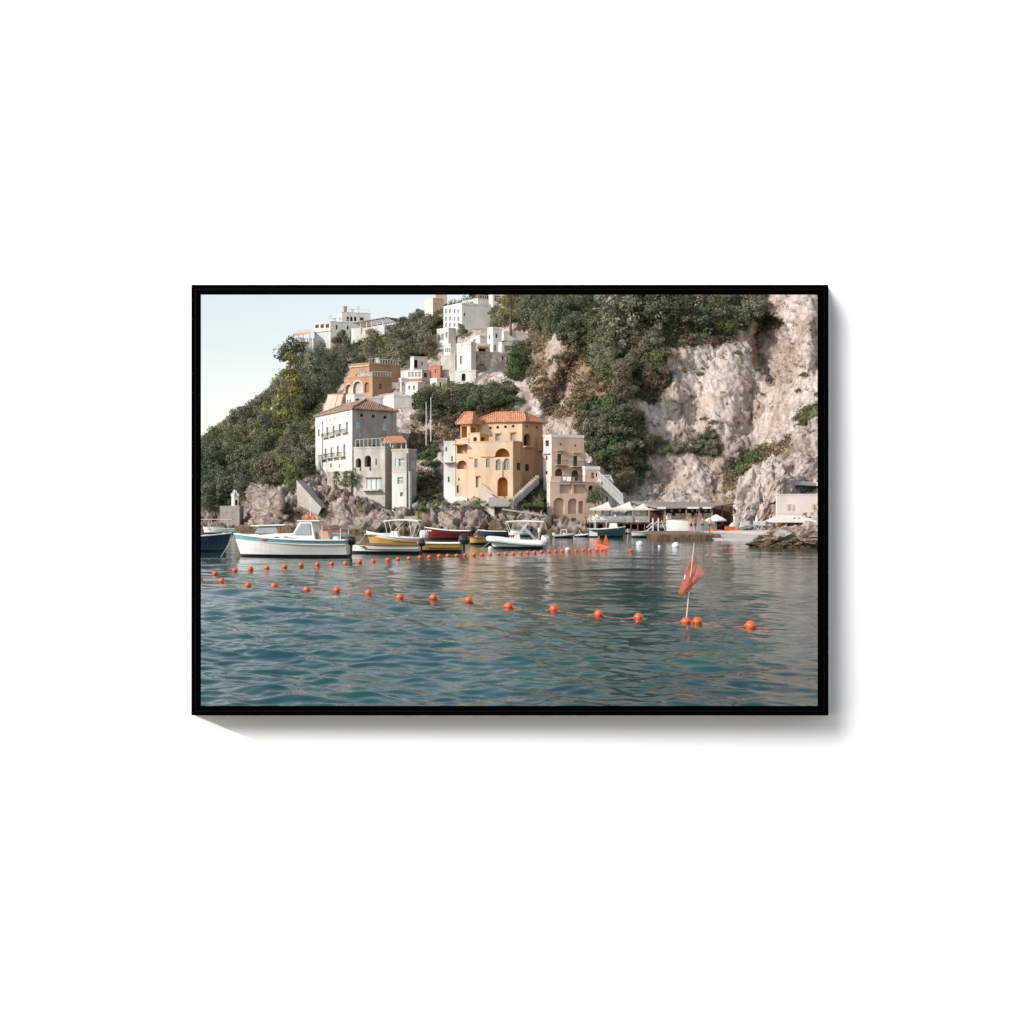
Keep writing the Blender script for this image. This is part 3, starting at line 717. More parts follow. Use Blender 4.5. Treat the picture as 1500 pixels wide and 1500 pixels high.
# little terrace room with two arches, and the left wing
h = House('house', '', '', 685.5, 703, 716, 635, 647, 137.0, 14, 40, 'orange', 'ochre', parent=P0, deep=.4)  # ochre right wall: the apricot's shade is put into the colour
h.win('L', 693.2, 640, 698.6, 649, 'ochre', True, .8, name='archway'); h.win('R', 704.8, 639.4, 710.4, 648, 'dark', True, .5, name='archway')
h.finish('flat')
h = House('house', '', '', 667.5, 686, 690, 644, 735, 137.3, 18, 60, 'orange', 'deeporange', parent=P0, deep=4, baseL=728)
h.win('L', 669.4, 653, 684, 664.5, 'ochre', False, 1.6, name='loggia'); h.win('L', 669.4, 674.5, 684.2, 687, 'ochre', True, 1.6, name='loggia')
h.win('L', 669, 711, 672, 722, 'glass', name='door'); h.win('L', 671, 700, 673.4, 704, 'greyshut')
h.finish('flat')
o_ = h.box_on('L', 667.8, 650.6, 684.6, 652.4, 1.0, 'tile', 'awning_roof')
h = House('house', '', '', 674.5, 689, 699, 621, 645, 139.2, 20, 40, 'orange', 'ochre', parent=P0, deep=.6)
h.win('L', 676, 624.5, 684, 641, 'ochre', False, 1.2, name='loggia'); h.win('R', 690, 626, 697, 642, 'ochre', False, .8, name='loggia')
h.finish('hip', 'tile', 1.5, .5)
# stairs and parapet in front of the door
mb = MB(); o = Vector(P0.location)
for k in range(14):
    p = at(705+k*1.35, 714+k*1.05, 134.9-k*.03)-o
    mb.box(p.x-.08, p.x+.16, p.y-.9, p.y+.6, p.z-2.6, p.z)
mb.build('staircase', M['pinkwhite'], P0)
mb = MB()
a_, b_ = at(706, 709.5, 134.0)-o, at(724, 723.5, 133.6)-o
mb.poly([a_+Vector((0,0,0)), b_, b_+Vector((0,0,.32)), a_+Vector((0,0,.32))]); mb.poly([a_+Vector((0,.25,0)), b_+Vector((0,.25,0)), b_+Vector((0,.25,.32)), a_+Vector((0,.25,.32))])
mb.quad(a_+Vector((0,0,.32)), b_+Vector((0,0,.32)), b_+Vector((0,.25,.32)), a_+Vector((0,.25,.32))); mb.build('banister', M['greyplaster'], P0)

h = House('house', 'narrow whitewashed house with outside stair against the left side of the apricot house', 'house', 650, 667, 669, 647, 712, 137.8, 16, 60, 'white', 'white', deep=4, baseL=700)
h.win('L', 661, 668, 663.5, 676, 'greyshut', True); h.win('L', 656, 698, 658.5, 706, 'dark', name='door'); h.win('L', 652.5, 655, 655, 661, 'greyshut')
h.finish('flat')
h.box_on('L', 650.4, 677, 667, 678, .9, 'whiteold', 'balcony')

# (c) the tan house beside the restaurant ---------------------------------------------------------
T0 = empty('house', at(808, 750, 137.5), 0, 'tall tan house with green doors and iron balconies, right of the apricot house', 'house')
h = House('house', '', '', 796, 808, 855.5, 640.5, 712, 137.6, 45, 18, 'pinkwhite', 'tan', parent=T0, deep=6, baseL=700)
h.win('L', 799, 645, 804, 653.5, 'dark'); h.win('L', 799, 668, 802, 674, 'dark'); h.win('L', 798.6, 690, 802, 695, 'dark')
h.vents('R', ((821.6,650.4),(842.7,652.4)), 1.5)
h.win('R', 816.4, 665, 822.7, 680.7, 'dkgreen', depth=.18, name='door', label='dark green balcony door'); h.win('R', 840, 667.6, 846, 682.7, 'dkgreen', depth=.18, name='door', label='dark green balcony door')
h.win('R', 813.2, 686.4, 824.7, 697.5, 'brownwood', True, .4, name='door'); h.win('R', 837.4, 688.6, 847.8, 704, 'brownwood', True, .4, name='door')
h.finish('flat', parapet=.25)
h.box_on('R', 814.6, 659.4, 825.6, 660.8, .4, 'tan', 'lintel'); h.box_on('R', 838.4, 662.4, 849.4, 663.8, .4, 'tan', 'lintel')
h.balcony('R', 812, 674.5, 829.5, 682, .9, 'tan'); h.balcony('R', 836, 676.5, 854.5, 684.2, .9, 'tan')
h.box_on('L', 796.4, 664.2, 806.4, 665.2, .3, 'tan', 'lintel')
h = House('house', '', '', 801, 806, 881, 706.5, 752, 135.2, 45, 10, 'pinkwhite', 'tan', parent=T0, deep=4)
h.win('R', 820, 709.5, 838, 722.6, 'tan', False, 1.6, name='loggia'); h.win('R', 840.4, 709.8, 858, 723, 'tan', False, 1.6, name='loggia')
h.win('R', 862, 711, 869, 724, 'dark', True, .5)
h.win('R', 811, 729, 827, 753, 'darkstone', True, 1.6, name='archway'); h.win('R', 832, 730, 845.6, 753, 'darkstone', True, 1.6, name='archway'); h.win('R', 847.4, 733.6, 854.6, 752, 'dark', True, .6, name='archway')
h.finish('flat', parapet=0)
h = House('house', '', '', 853.5, 857, 879, 688, 708, 136.6, 45, 12, 'pinkwhite', 'tan', parent=T0, deep=3)
h.win('R', 866, 692, 870.5, 701, 'dark', True, .4); h.win('R', 873, 693, 875.5, 698, 'dark'); h.finish('flat', parapet=.35)
def post(hh, f, x, y0, y1, m, nm): hh.box_on(f, x, y0, x+1.2, y1, .2, m, nm)
h.box_on('R', 819, 712, 822, 722.4, -.9, 'brownwood', 'door', lift=-.2); h.box_on('R', 840.6, 712, 844.6, 722.6, -.9, 'brownwood', 'door', lift=-.2)
h.box_on('R', 806.4, 697.5, 821, 706.6, .22, 'tan', 'parapet'); h.box_on('R', 838.5, 699, 841, 706.8, .22, 'tan', 'parapet')
# iron railing and washing on its terrace
t = empty('terrace_railing', at(822, 706.3, 134.9), R(10), 'black iron railing along the terrace of the tan house', 'railing'); mb = MB()
for k in range(27): mb.tube([(k*.13, 0, 0), (k*.13, 0, .85)], .018, 4)
for z in (.03, .85): mb.tube([(0,0,z), (3.4,0,z)], .025, 4)
mb.build('bars', M['iron'], t)
for k, (x0, x1) in enumerate(((824.5, 829), (830, 836.5))):
    D = 134.7; a_ = at(x0, 698, D); b_ = at(x1, 698.3, D); mb = MB()
    N = 6
    for i in range(N):
        u0, u1 = i/N, (i+1)/N; y0 = .04*math.sin(i*2.1); y1 = .04*math.sin((i+1)*2.1)
        pa, pb = a_.lerp(b_, u0), a_.lerp(b_, u1); hgt = .62 if k else .5
        mb.quad((pa.x, pa.y+y0, pa.z-hgt), (pb.x, pb.y+y1, pb.z-hgt), (pb.x, pb.y, pb.z), (pa.x, pa.y, pa.z))
    tag(mb.build('laundry', M['whitecanvas']), ['smaller white cloth hung to dry on the terrace railing of the tan house', 'wider white cloth hung to dry on the terrace railing of the tan house'][k], 'laundry')

h = House('house', 'small whitewashed stair house with gabled end between the tan house and the restaurant', 'house', 880, 884, 896.5, 708, 740, 137, 40, 20, 'whiteold', 'whiteold', deep=3)
h.win('R', 885.5, 716, 888, 722, 'dark', True); h.win('R', 888, 727, 891, 738, 'dark', True, name='door')
h.finish('hip', 'whiteold', .9, .1)
# white outdoor staircase with balustrade running down to the restaurant
t = empty('staircase', at(912, 728, 137), 0, 'white outdoor staircase with balustrade climbing left to the tan house', 'staircase'); o = Vector(t.location); mb = MB()
for k in range(18):
    p = at(912-k*2.05, 727-k*1.95, 137-k*.02)-o; mb.box(p.x-.1, p.x+.12, p.y-.2, p.y+1.3, p.z-1.4, p.z)
mb.build('steps', M['whiteold'], t)
mb = MB()
p0, p1 = at(912, 724.5, 136.6)-o, at(876, 690.5, 136.4)-o
up_ = Vector((0,0,.14))
mb.tube([p0, p1], .10, 5); mb.tube([p0-Vector((0,0,.75)), p1-Vector((0,0,.75))], .08, 5)
for k in range(19):
    p = p0.lerp(p1, k/18); mb.tube([p-Vector((0,0,.8)), p], .05, 4)
mb.build('balustrade', M['whitemetal'], t)

# (d) houses up the slope ---------------------------------------------------------------------------
# brown house with white arches
B0 = empty('house', at(541, 577, terrD(541,577)-2), 0, 'brown tuff house with white framed arches, above the tall white house', 'house')
Db = terrD(545, 576)-2.5
h = House('house', '', '', 504, 545.6, 574, 551.5, 575, Db, 30, 30, 'brown', 'brick', parent=B0, deep=4)
h.win('L', 506.5, 563.4, 515.5, 577, 'greylight', True, .4, name='archway'); h.win('L', 517.6, 558.8, 530.5, 576, 'greylight', True, .4, name='archway')
h.win('L', 534, 560, 541, 575, 'brick', True, .3, name='archway'); h.win('R', 555, 562, 559, 570, 'glass')
h.finish('flat', parapet=.1)
for (x0, x1, y0, y1) in ((505.2, 516.8, 561.6, 577), (516.4, 531.8, 557, 576)):
    # white surround of each arch
    ta, _ = h.pt('L', x0, y1); tb, _ = h.pt('L', x1, y1); _, zt = h.pt('L', (x0+x1)/2, y0); _, z0 = h.pt('L', (x0+x1)/2, y1)
    ta, tb = min(ta, tb), max(ta, tb); n = h.nrm('L'); q = Vector((h.C.x, h.C.y, 0))-Vector((h.O.x, h.O.y, 0)); mb = MB(); r = (tb-ta)/2; N = 12
    ring = [(-1, z0)] + [(-math.cos(math.pi*k/N), zt-r+r*math.sin(math.pi*k/N)) for k in range(N+1)] + [(1, z0)]
    for k in range(len(ring)-1):
        (u0, q0), (u1, q1) = ring[k], ring[k+1]
        def S(u, z, sc_, o_): 
            zz = zt-r; z = zz+(z-zz)*sc_ if z > zz else z
            v = q + h.dl*((ta+tb)/2+u*r*sc_) + n*o_; return (v.x, v.y, z-h.O.z)
        mb.quad(S(u0, q0, 1, .06), S(u1, q1, 1, .06), S(u1, q1, .86, .06), S(u0, q0, .86, .06)); mb.quad(S(u0, q0, 1, 0), S(u1, q1, 1, 0), S(u1, q1, 1, .06), S(u0, q0, 1, .06))
    mb.build('arch_surround', M['white'], B0)
h = House('house', '', '', 512.5, 541, 587, 533, 557, Db+7, 30, 26, 'brown', 'brick', parent=B0, deep=4)
h.win('L', 533, 544.5, 537.6, 552, 'greylight', bars=1); h.win('L', 521, 548, 525, 554, 'greylight'); h.win('R', 565.4, 546, 571, 553, 'paleglass', bars=1)
h.finish('flat', parapet=.15)
h.box_on('L', 512.6, 536.4, 541, 537.3, .2, 'pinkwhite', 'string_course')
# terracotta buttressed building
h = House('house', 'terracotta walled terrace with sloping buttresses left of the white village houses', 'house', 480, 504, 507, 577, 601, None, 25, 55, 'brown', 'brick', deep=4, baseL=606)
h.finish('flat')
for x in (484, 491, 499):
    t_, z_ = h.pt('L', x, 578); q = Vector((h.C.x, h.C.y, 0))-Vector((h.O.x, h.O.y, 0)) + h.dl*t_; n = h.nrm('L'); mb = MB(); zz = z_-h.O.z
    a_ = q + h.dl*.5; b_ = q - h.dl*.5
    top_ = [Vector((p.x, p.y, zz)) for p in (a_, b_)]; bot = [Vector((p.x+n.x*1.7, p.y+n.y*1.7, zz-4.0)) for p in (a_, b_)]; bk = [Vector((p.x, p.y, zz-4.0)) for p in (a_, b_)]
    mb.quad(top_[0], top_[1], bot[1], bot[0]); mb.poly([top_[0], bot[0], bk[0]]); mb.poly([top_[1], bk[1], bot[1]]); mb.build('buttress', M['pink'], h.root)
h = House('house', 'small beige house with a dark green shutter behind the tall white house roof', 'house', 506, 519, 534, 578, 598, None, 40, 18, 'whiteold', 'pinkwhite', deep=3)
h.win('R', 521, 584, 526.5, 592, 'dkgreen', depth=.1); h.win('L', 508.5, 586, 510.6, 596, 'greyshut'); h.win('L', 512, 585, 514, 596, 'greyshut'); h.finish('flat')
h = House('house', 'low white house with one small arched window, beside the beige house with green shutter', 'house', 531, 534, 560, 583.5, 600, None, 45, 15, 'white', 'white', deep=3)
h.win('R', 541, 586, 545, 590, 'glass', True); h.finish('flat')
h = House('house', 'low white terrace wall house with garden on top, left of the bushy dark tree', 'house', 562, 577, 603, 581, 596, None, 35, 14, 'white', 'whiteold', deep=3); h.finish('flat', parapet=.2)
# pink and white row
h = House('house', 'grey white cube house at the upper end of the white row', 'house', 601, 606, 626, 523, 541, None, 40, 20, 'whiteold', 'greylight', deep=3); h.win('R', 606.8, 527, 612, 539, 'dark', depth=.6, name='door'); h.win('R', 617, 530, 620, 535, 'greyshut'); h.finish('flat')
h = House('house', 'white house with a long glazed balcony and terracotta stripe, centre of the white row', 'house', 587, 618, 630, 542, 560, None, 24, 40, 'white', 'pink', deep=3)
for x in (598, 603, 608, 613): h.win('L', x, 545, x+3.6, 552, 'paleglass', bars=1)
h.win('R', 621, 546, 626, 553, 'glass'); h.finish('flat'); h.box_on('L', 588, 555, 617.5, 558.6, .06, 'terra', 'painted_band')
h = House('house', 'small terracotta red house with a white framed window in the white row', 'house', 627, 645, 648, 536, 553, None, 28, 45, 'terra', 'terra', deep=3, baseL=560)
h.win('L', 637, 541, 641, 546, 'glass', bars=1); h.win('L', 629, 545, 632, 553, 'white', name='door'); h.finish('flat')
h = House('house', 'low white house with small dark windows below the terracotta stripe', 'house', 594, 612, 623, 560, 575, None, 28, 35, 'white', 'whiteold', deep=3)
h.win('L', 598, 565, 601, 571, 'greyshut'); h.win('L', 605, 565, 608, 571, 'greyshut'); h.finish('flat')
h = House('house', 'pale grey stone retaining block with plant pots, left of the terraced white villa', 'retaining wall', 646, 667, 670, 521, 547, None, 30, 50, 'greylight', 'greylight', deep=3); h.finish('flat', parapet=.2)
# terraced white villa
V0 = empty('villa', at(700, 545, terrD(700, 545)-2), 0, 'terraced white villa with stone arch and stepped balconies on the slope, above the apricot house', 'villa')
Dv = terrD(690, 545)-3
h = House('x', '', '', 669, 690, 697, 504, 544, Dv, 35, 35, 'white', 'white', parent=V0, deep=3); h.win('L', 673.4, 521.5, 677.4, 533.5, 'greyshut'); h.win('L', 682, 540, 683.5, 543, 'dark'); h.finish('flat', parapet=.3)
h = House('x', '', '', 682.5, 688, 745, 517.5, 545, Dv+1, 40, 16, 'stonewall', 'stonewall', parent=V0, deep=3)
h.win('R', 697.6, 532.8, 713, 543, 'darkstone', True, .9, name='archway'); h.win('R', 735, 522, 738, 528, 'brownwood'); h.win('R', 742, 522, 744.4, 533, 'brownwood', name='door'); h.finish('flat', parapet=.3)
h = House('x', '', '', 690, 697, 718, 505, 520, Dv+6, 40, 14, 'white', 'white', parent=V0, deep=2); h.win('R', 701, 510, 712, 518, 'dark', False, .8, name='loggia'); h.finish('flat', parapet=.2)
h.box_on('R', 698, 508, 714, 510, 1.1, 'ochre', 'awning')
h = House('x', '', '', 714, 722, 735, 482, 519, Dv+9, 40, 18, 'white', 'white', parent=V0, deep=2); h.win('R', 724, 505, 727, 514, 'greyshut'); h.win('L', 716, 491, 718, 497, 'glass'); h.win('R', 726, 489, 729, 495, 'glass'); h.finish('flat', parapet=.3)
h = House('x', '', '', 730, 735, 760, 503, 519, Dv+6, 40, 16, 'pinkwhite', 'pinkwhite', parent=V0, deep=2); h.win('R', 739, 506, 752, 516, 'greylight', False, .9, name='loggia'); h.finish('flat', parapet=.1)
h = House('x', '', '', 733, 738, 774, 488, 499, Dv+12, 40, 14, 'white', 'white', parent=V0, deep=3); h.finish('flat', parapet=.3)
for x in (742, 749, 757, 764, 771): h.box_on('R', x, 483.5, x+1.8, 488, .3, 'white', 'pinnacle', lift=-.3)
h = House('x', '', '', 690, 703, 712, 493, 506, Dv+13, 35, 25, 'white', 'whiteold', parent=V0, deep=3); h.win('L', 693, 497, 697, 501, 'greyshut'); h.finish('flat', parapet=.1)
h = House('x', '', '', 659, 697, 700, 543.5, 561, Dv-4, 14, 60, 'white', 'greylight', parent=V0, deep=2); h.win('L', 676, 547, 682, 558, 'dark', True, .4, name='archway'); h.finish('flat', parapet=.1)
# its sloping white stair wall
t = empty('staircase', at(697, 560, Dv-5), 0, 'white sloping stair wall running up right from the terraced villa', 'staircase'); o = Vector(t.location); mb = MB()
p0, p1 = at(695, 563, Dv-5)-o, at(739, 533, Dv-1)-o
for (q0, q1, z0_, z1_) in ((p0, p1, -.5, .9),):
    mb.quad(q0+Vector((0,0,z0_)), q1+Vector((0,0,z0_)), q1+Vector((0,0,z1_)), q0+Vector((0,0,z1_))); mb.quad(q0+Vector((0,.3,z0_)), q0+Vector((0,.3,z1_)), q1+Vector((0,.3,z1_)), q1+Vector((0,.3,z0_)))
    mb.quad(q0+Vector((0,0,z1_)), q1+Vector((0,0,z1_)), q1+Vector((0,.3,z1_)), q0+Vector((0,.3,z1_))); mb.quad(q0+Vector((0,0,z0_)), q0+Vector((0,.3,z0_)), q1+Vector((0,.3,z0_)), q1+Vector((0,0,z0_)))
mb.build('wall', M['white'], t)
# tall white block at the top
W0 = empty('villa', at(677, 505, terrD(677, 500)-2), 0, 'tall white block villa with rows of pale windows near the top edge of the slope', 'villa')
Dw_ = terrD(677, 482)-3
h = House('x', '', '', 649.5, 677, 719, 446, 482, Dw_, 46, 20, 'white', 'whiteold', parent=W0, deep=6)
for r0 in (453, 464, 473):
    for x in (652, 658, 664.5, 670): h.win('L', x, r0, x+3, r0+6, 'paleglass')
h.win('R', 679.5, 458, 681.5, 463, 'dark'); h.finish('flat', parapet=.3)
h = House('x', '', '', 677, 700, 722, 437.5, 449, Dw_+7, 40, 20, 'white', 'white', parent=W0, deep=4); h.finish('flat')
h = House('x', '', '', 640, 657, 668, 482, 507, Dw_-3, 35, 35, 'white', 'white', parent=W0, deep=4)
for r_ in ((641.4, 491, 645, 499.5), (646.6, 488.5, 650.6, 498), (652.6, 486, 656, 495)): h.win('L', *r_, 'paleglass', True)
h.finish('flat', parapet=.2)
h = House('villa', 'white house with wide glazed terrace at the top edge, above the tall block', 'villa', 716, 722, 736, 424, 447, None, 40, 15, 'white', 'pinkwhite', deep=4); h.win('R', 724, 433, 733, 441, 'glass', bars=2); h.finish('flat')
h = House('house', 'pink house peeking above the trees at the skyline', 'house', 622, 634, 650, 437, 447, 236, 30, 25, 'pinkwhite', 'pink', deep=5); h.finish('flat')
h = House('house', 'salmon pink upper storey with a wide roof at the top edge, behind the trees', 'house', 634, 638, 655, 422, 441, 240, 40, 15, 'pink', 'pink', deep=5); h.win('R', 640, 429, 643, 432, 'dark'); h.win('R', 645, 429, 648, 432, 'dark'); h.finish('flat')
# skyline villa on the left
S0 = empty('villa', at(484, 505, 243), 0, 'sprawling white villa on the skyline with arched windows and a small mast', 'villa')
h = House('x', '', '', 460.5, 484, 513, 471, 508, 241, 30, 22, 'white', 'white', parent=S0, deep=6, baseL=512, baseR=490)
for r_ in ((461.8, 475.2, 467, 480.6), (469.6, 475, 474.8, 480.4), (477, 474.6, 482.4, 480.2)): h.win('L', *r_, 'glass')
h.win('R', 491.7, 476, 494.7, 482.5, 'glass'); h.win('R', 508, 477, 511, 483, 'glass', True); h.finish('flat')
h.box_on('L', 460.6, 485.2, 484, 486, .2, 'whiteold', 'string_course')
h = House('x', '', '', 493.8, 501, 542.5, 457.5, 474, 246, 40, 14, 'white', 'white', parent=S0, deep=4)
for x in (507.6, 513.2, 518.6): h.win('R', x, 463.6, x+3.4, 470.4, 'dark', True, .5)
h.win('R', 527, 465, 532.8, 469.6, 'glass'); h.win('L', 497, 465, 498.6, 470, 'greyshut'); h.finish('flat')
mb = MB(); p = at(504, 457.5, 248)-Vector(S0.location); mb.tube([p, p+Vector((0,0,.9)), p+Vector((0,0,2.1))], .14, 5, r2=.04); mb.build('mast', M['whitemetal'], S0)
h = House('x', '', '', 440, 459, 462, 497, 512, 240, 20, 60, 'white', 'white', parent=S0, deep=5); h.win('L', 446, 501, 453, 508, 'dark', depth=.8, name='loggia'); h.finish('flat', parapet=.3)
t = empty('awning', at(444, 497, 241), 0, 'orange striped terrace awning at the left end of the skyline villa', 'awning'); o = Vector(t.location); mb = MB()
a_, b_, c_, d_ = at(429, 489.5, 240)-o, at(455, 485.5, 240)-o, at(457, 481.5, 244)-o, at(436, 484.5, 244)-o
mb.quad(a_, b_, c_, d_); mb.quad(a_+Vector((0,0,-.5)), b_+Vector((0,0,-.5)), b_, a_); mb.build('canopy', M['pink'], t)
for px, D in ((430, 240), (437, 240), (444, 240), (454, 240)):
    mp = MB(); p = at(px, 489, D)-o; mp.tube([(p.x, p.y, -2.), p], .08, 5); mp.build('post', M['wood'], t)
# pergola terrace right of the skyline villa
t = empty('pergola', at(560, 490, 240), 0, 'long timber pergola on a white terrace wall, right of the skyline villa', 'pergola'); o = Vector(t.location)
for (x0, x1, y0, y1, D0_, D1_) in ((514.5, 563, 481, 492, 238, 236), (563, 601, 475.5, 486, 236, 239)):
    mb = MB(); a_, b_ = at(x0, y0, D0_)-o, at(x1, y0-2.5 if x0 < 560 else y0, D1_)-o
    dv = (b_-a_); mb.obox(a_-Vector((0,0,6)), (dv.x, dv.y, 0), (0, 1.2, 0), (0, 0, 6)); mb.build('terrace_wall', M['white'], t)
mb = MB(); a_, b_ = at(519, 474, 237.5)-o, at(566, 465.5, 237)-o; 
for (p, q) in ((a_, b_), (a_+Vector((1.5,5,0)), b_+Vector((1.5,5,0)))): mb.tube([p, q], .13, 5)
for k in range(15):
    p = a_.lerp(b_, k/14); mb.tube([p+Vector((-.2,-.5,.1)), p+Vector((1.7,5.5,.1))], .09, 4)
c_ = at(587, 468, 240)-o; mb.tube([b_, c_], .12, 5); mb.tube([b_+Vector((1.5,5,0)), c_+Vector((1.5,5,0))], .12, 5)
for k in range(7):
    p = b_.lerp(c_, k/6); mb.tube([p+Vector((-.2,-.5,.1)), p+Vector((1.7,5.5,.1))], .09, 4)
mb.build('rafters', M['wood'], t)
for px, yt in ((528.5, 472.4), (537, 471), (545, 469.5), (553, 468), (561, 466.6), (572, 467), (584, 468)):
    D = 237.3 if px < 566 else 238.8
    p = at(px, yt, D)-o; mp = MB(); mp.tube([(p.x, p.y, p.z-2.6), p], .12, 5); mp.build('post', M['pinkwhite'], t)

# retaining walls on the wooded top
def low_wall(label, x0, y0, x1, y1, hgt_px, mat, off=1.2):
    D0_, D1_ = terrD(x0, y0)-off, terrD(x1, y1)-off; a_, b_ = at(x0, y0, D0_), at(x1, y1, D1_)
    H = hgt_px/F*(D0_+D1_)/2; mb = MB(); dv = b_-a_; N = 6
    for k in range(N):
        p, q = a_+dv*k/N, a_+dv*(k+1)/N; j0, j1 = random.uniform(-.1,.1), random.uniform(-.1,.1)
        mb.obox(p-a_-Vector((0,0,H)), q-p, (0, .6, 0), (0, 0, H+j0))
    o = mb.build('stone_wall', M[mat], None, a_); return tag(o, label, 'wall')
low_wall('pale stone retaining wall among the trees at the top edge', 834, 451, 880, 450, 15, 'stonewall')
low_wall('short pale stone parapet along the road under the dark trees, upper right', 931, 474, 992, 466, 5, 'greylight')
low_wall('stone wall running down the rocks below the tan house', 736, 744, 796, 753, 3, 'concrete', 2.5)
low_wall('rubble wall below the leafy gully beside the lower white house', 605, 722, 640, 721, 14, 'stonewall', .8)
low_wall('terrace wall under the staircase of the apricot house', 716, 729, 745, 729, 13, 'concrete', 4.5)
low_wall('white terrace wall in front of the narrow whitewashed house', 662, 727, 684, 728, 11, 'whiteold', 1.5)

# concrete stair ramp on the left rocks
t = empty('ramp', at(452, 740, 141), 0, 'grey concrete stair ramp slanting down the shore rocks below the tall white house', 'ramp'); o = Vector(t.location); mb = MB()
p0, p1 = at(434, 703, 141)-o, at(471, 744, 137.5)-o; th = Vector((.5, 2.2, 0))
for (a_, b_) in ((p0, p1),):
    b0 = Vector((a_.x+.2, a_.y, a_.z-3.4)); b1 = Vector((b_.x-.5, b_.y, b_.z-1.0))
    mb.quad(a_, b_, b1, b0); mb.quad(a_+th, b0+th, b1+th, b_+th); mb.quad(a_, a_+th, b_+th, b_); mb.quad(a_, b0, b0+th, a_+th)
mb.build('wall', M['concrete'], t)
# little white arched kiosk and quay wall, far left
h = House('shrine', 'little white arched kiosk with green door standing on a quay wall, far left', 'kiosk', 339, 343, 349.5, 727, 741, 158, 40, 15, 'white', 'white', deep=2); h.win('R', 344.3, 732, 348.2, 740, 'dkgreen', True, name='door'); h.finish('hip', 'white', .8, .05)
mb = MB(); a_ = at(322, 741, 157); mb.box(0, 3.0, 0, 2.5, -4, 0); tag(mb.build('quay_wall', M['concrete'], None, a_), 'low grey quay wall under the white kiosk, far left', 'wall')

h = House('stone_base', 'rough grey stone base carrying the corner of the tall white house', 'retaining wall', 479, 514, 517, 691, 717, 145.2, 40, 50, 'stonewall', 'stonewall', deep=3, baseL=708); h.finish('flat')
h = House('house', 'narrow white house with two dark windows squeezed between the brown house and the white row', 'house', 584, 588, 598, 556, 572, None, 40, 20, 'white', 'white', deep=3); h.win('R', 589.5, 560, 591.5, 565, 'greyshut'); h.win('R', 593.5, 560, 595.5, 565, 'greyshut'); h.finish('flat', parapet=.2)
h = House('house', 'small white terrace house with a brown door below the terracotta red house', 'house', 630, 640, 655, 556, 570, None, 35, 18, 'whiteold', 'white', deep=3); h.win('R', 644, 560, 646.5, 569, 'brownwood', name='door'); h.win('R', 649, 560.5, 651.5, 565, 'greyshut'); h.finish('flat', parapet=.2)
h = House('house', 'white flat roofed house with three pale windows left of the stone arch terrace', 'house', 650, 660, 672, 506, 522, None, 35, 22, 'white', 'whiteold', deep=3)
for x in (652, 655, 658): h.win('L', x, 510, x+1.8, 516, 'greyshut')
h.finish('flat', parapet=.25)
low_wall('white balustrade wall along the garden terrace under the brown house', 536, 577, 575, 576, 5, 'white', 1.0)
low_wall('long rubble garden wall on the rocks behind the two bare poles', 600, 640, 662, 634, 5, 'stonewall', 1.0)
low_wall('stone terrace wall on the ledge under the terraced villa', 640, 576, 745, 566, 5, 'stonewall', 1.0)
low_wall('rubble sea wall beneath the arched house and its neighbour', 520, 757, 612, 757, 9, 'stonewall', .6)
# wall carrying the path from the apricot house down the rocks
t = empty('staircase', at(752, 735, 133.6), 0, 'rough stone stairs with parapet curving down right of the apricot house door', 'staircase'); o = Vector(t.location); mb = MB()
for k in range(12):
    p = at(750+k*3.3, 731-k*3.0, 133.4+k*.32)-o; mb.box(p.x-.2, p.x+.3, p.y, p.y+1.0, p.z-1.1, p.z+.15)
mb.build('parapet', M['greylight'], t)
# two tall bare poles
for x, y0, y1, lab in ((624.3, 589, 640, 'shorter bare pole standing on the rocks left of the apricot house'), (631.2, 582, 634, 'taller bare pole standing on the rocks left of the apricot house')):
    D = 143; p = at(x, y1, D); q = at(x, y0, D); mb = MB(); mb.tube([(0,0,-1.2), (0,0,q.z-p.z)], .075, 6, r2=.045); tag(mb.build('pole', M['whitemetal'], None, p), lab, 'pole')

# ------------------------------------------------------------------ carve the terrain behind the houses, then roughen it
BM = np.zeros(PY.shape)
for s in CARVE:
    m = (UU > s.xl-1.5) & (UU < s.xr+1.5)
    k = (UU-750)/F
    tl = (k*s.C.y-s.C.x)/(s.dl.x-k*s.dl.y); tr = (k*s.C.y-s.C.x)/(s.dr.x-k*s.dr.y)
    isL = UU <= s.xc
    Dwall = np.where(isL, s.C.y+s.dl.y*np.clip(tl, 0, s.wl_+1), s.C.y+s.dr.y*np.clip(tr, 0, s.wr_+1))
    bl = (UU-s.xl)/max(1e-3, s.xc-s.xl); br = (UU-s.xc)/max(1e-3, s.xr-s.xc)
    base = np.where(isL, s.baseL+(s.base-s.baseL)*np.clip(bl,0,1), s.base+(s.baseR-s.base)*np.clip(br,0,1))
    mm = m & (PY < base) & (PY > s.top-25) & (DD < Dwall+1.6)
    DD[mm] = Dwall[mm]+1.6
    BM[m & (PY < base+4) & (PY > s.top-4) & (np.abs(DD-Dwall) < 9)] = 1
for it in range(3):
    BM = (BM + np.roll(BM, 1, 0) + np.roll(BM, -1, 0) + np.roll(BM, 1, 1) + np.roll(BM, -1, 1))/5
PX3 = (UU-750)/F*DD; PZ3 = CAMZ-(PY-750)/F*DD
V3 = np.stack([PX3, DD, PZ3], -1)
# surface normals of the smooth hillside
du = np.gradient(V3, axis=1); dv = np.gradient(V3, axis=0)
N3 = np.cross(du, dv); N3 /= (np.linalg.norm(N3, axis=-1, keepdims=True)+1e-9)
N3[N3[..., 1] > 0] *= -1

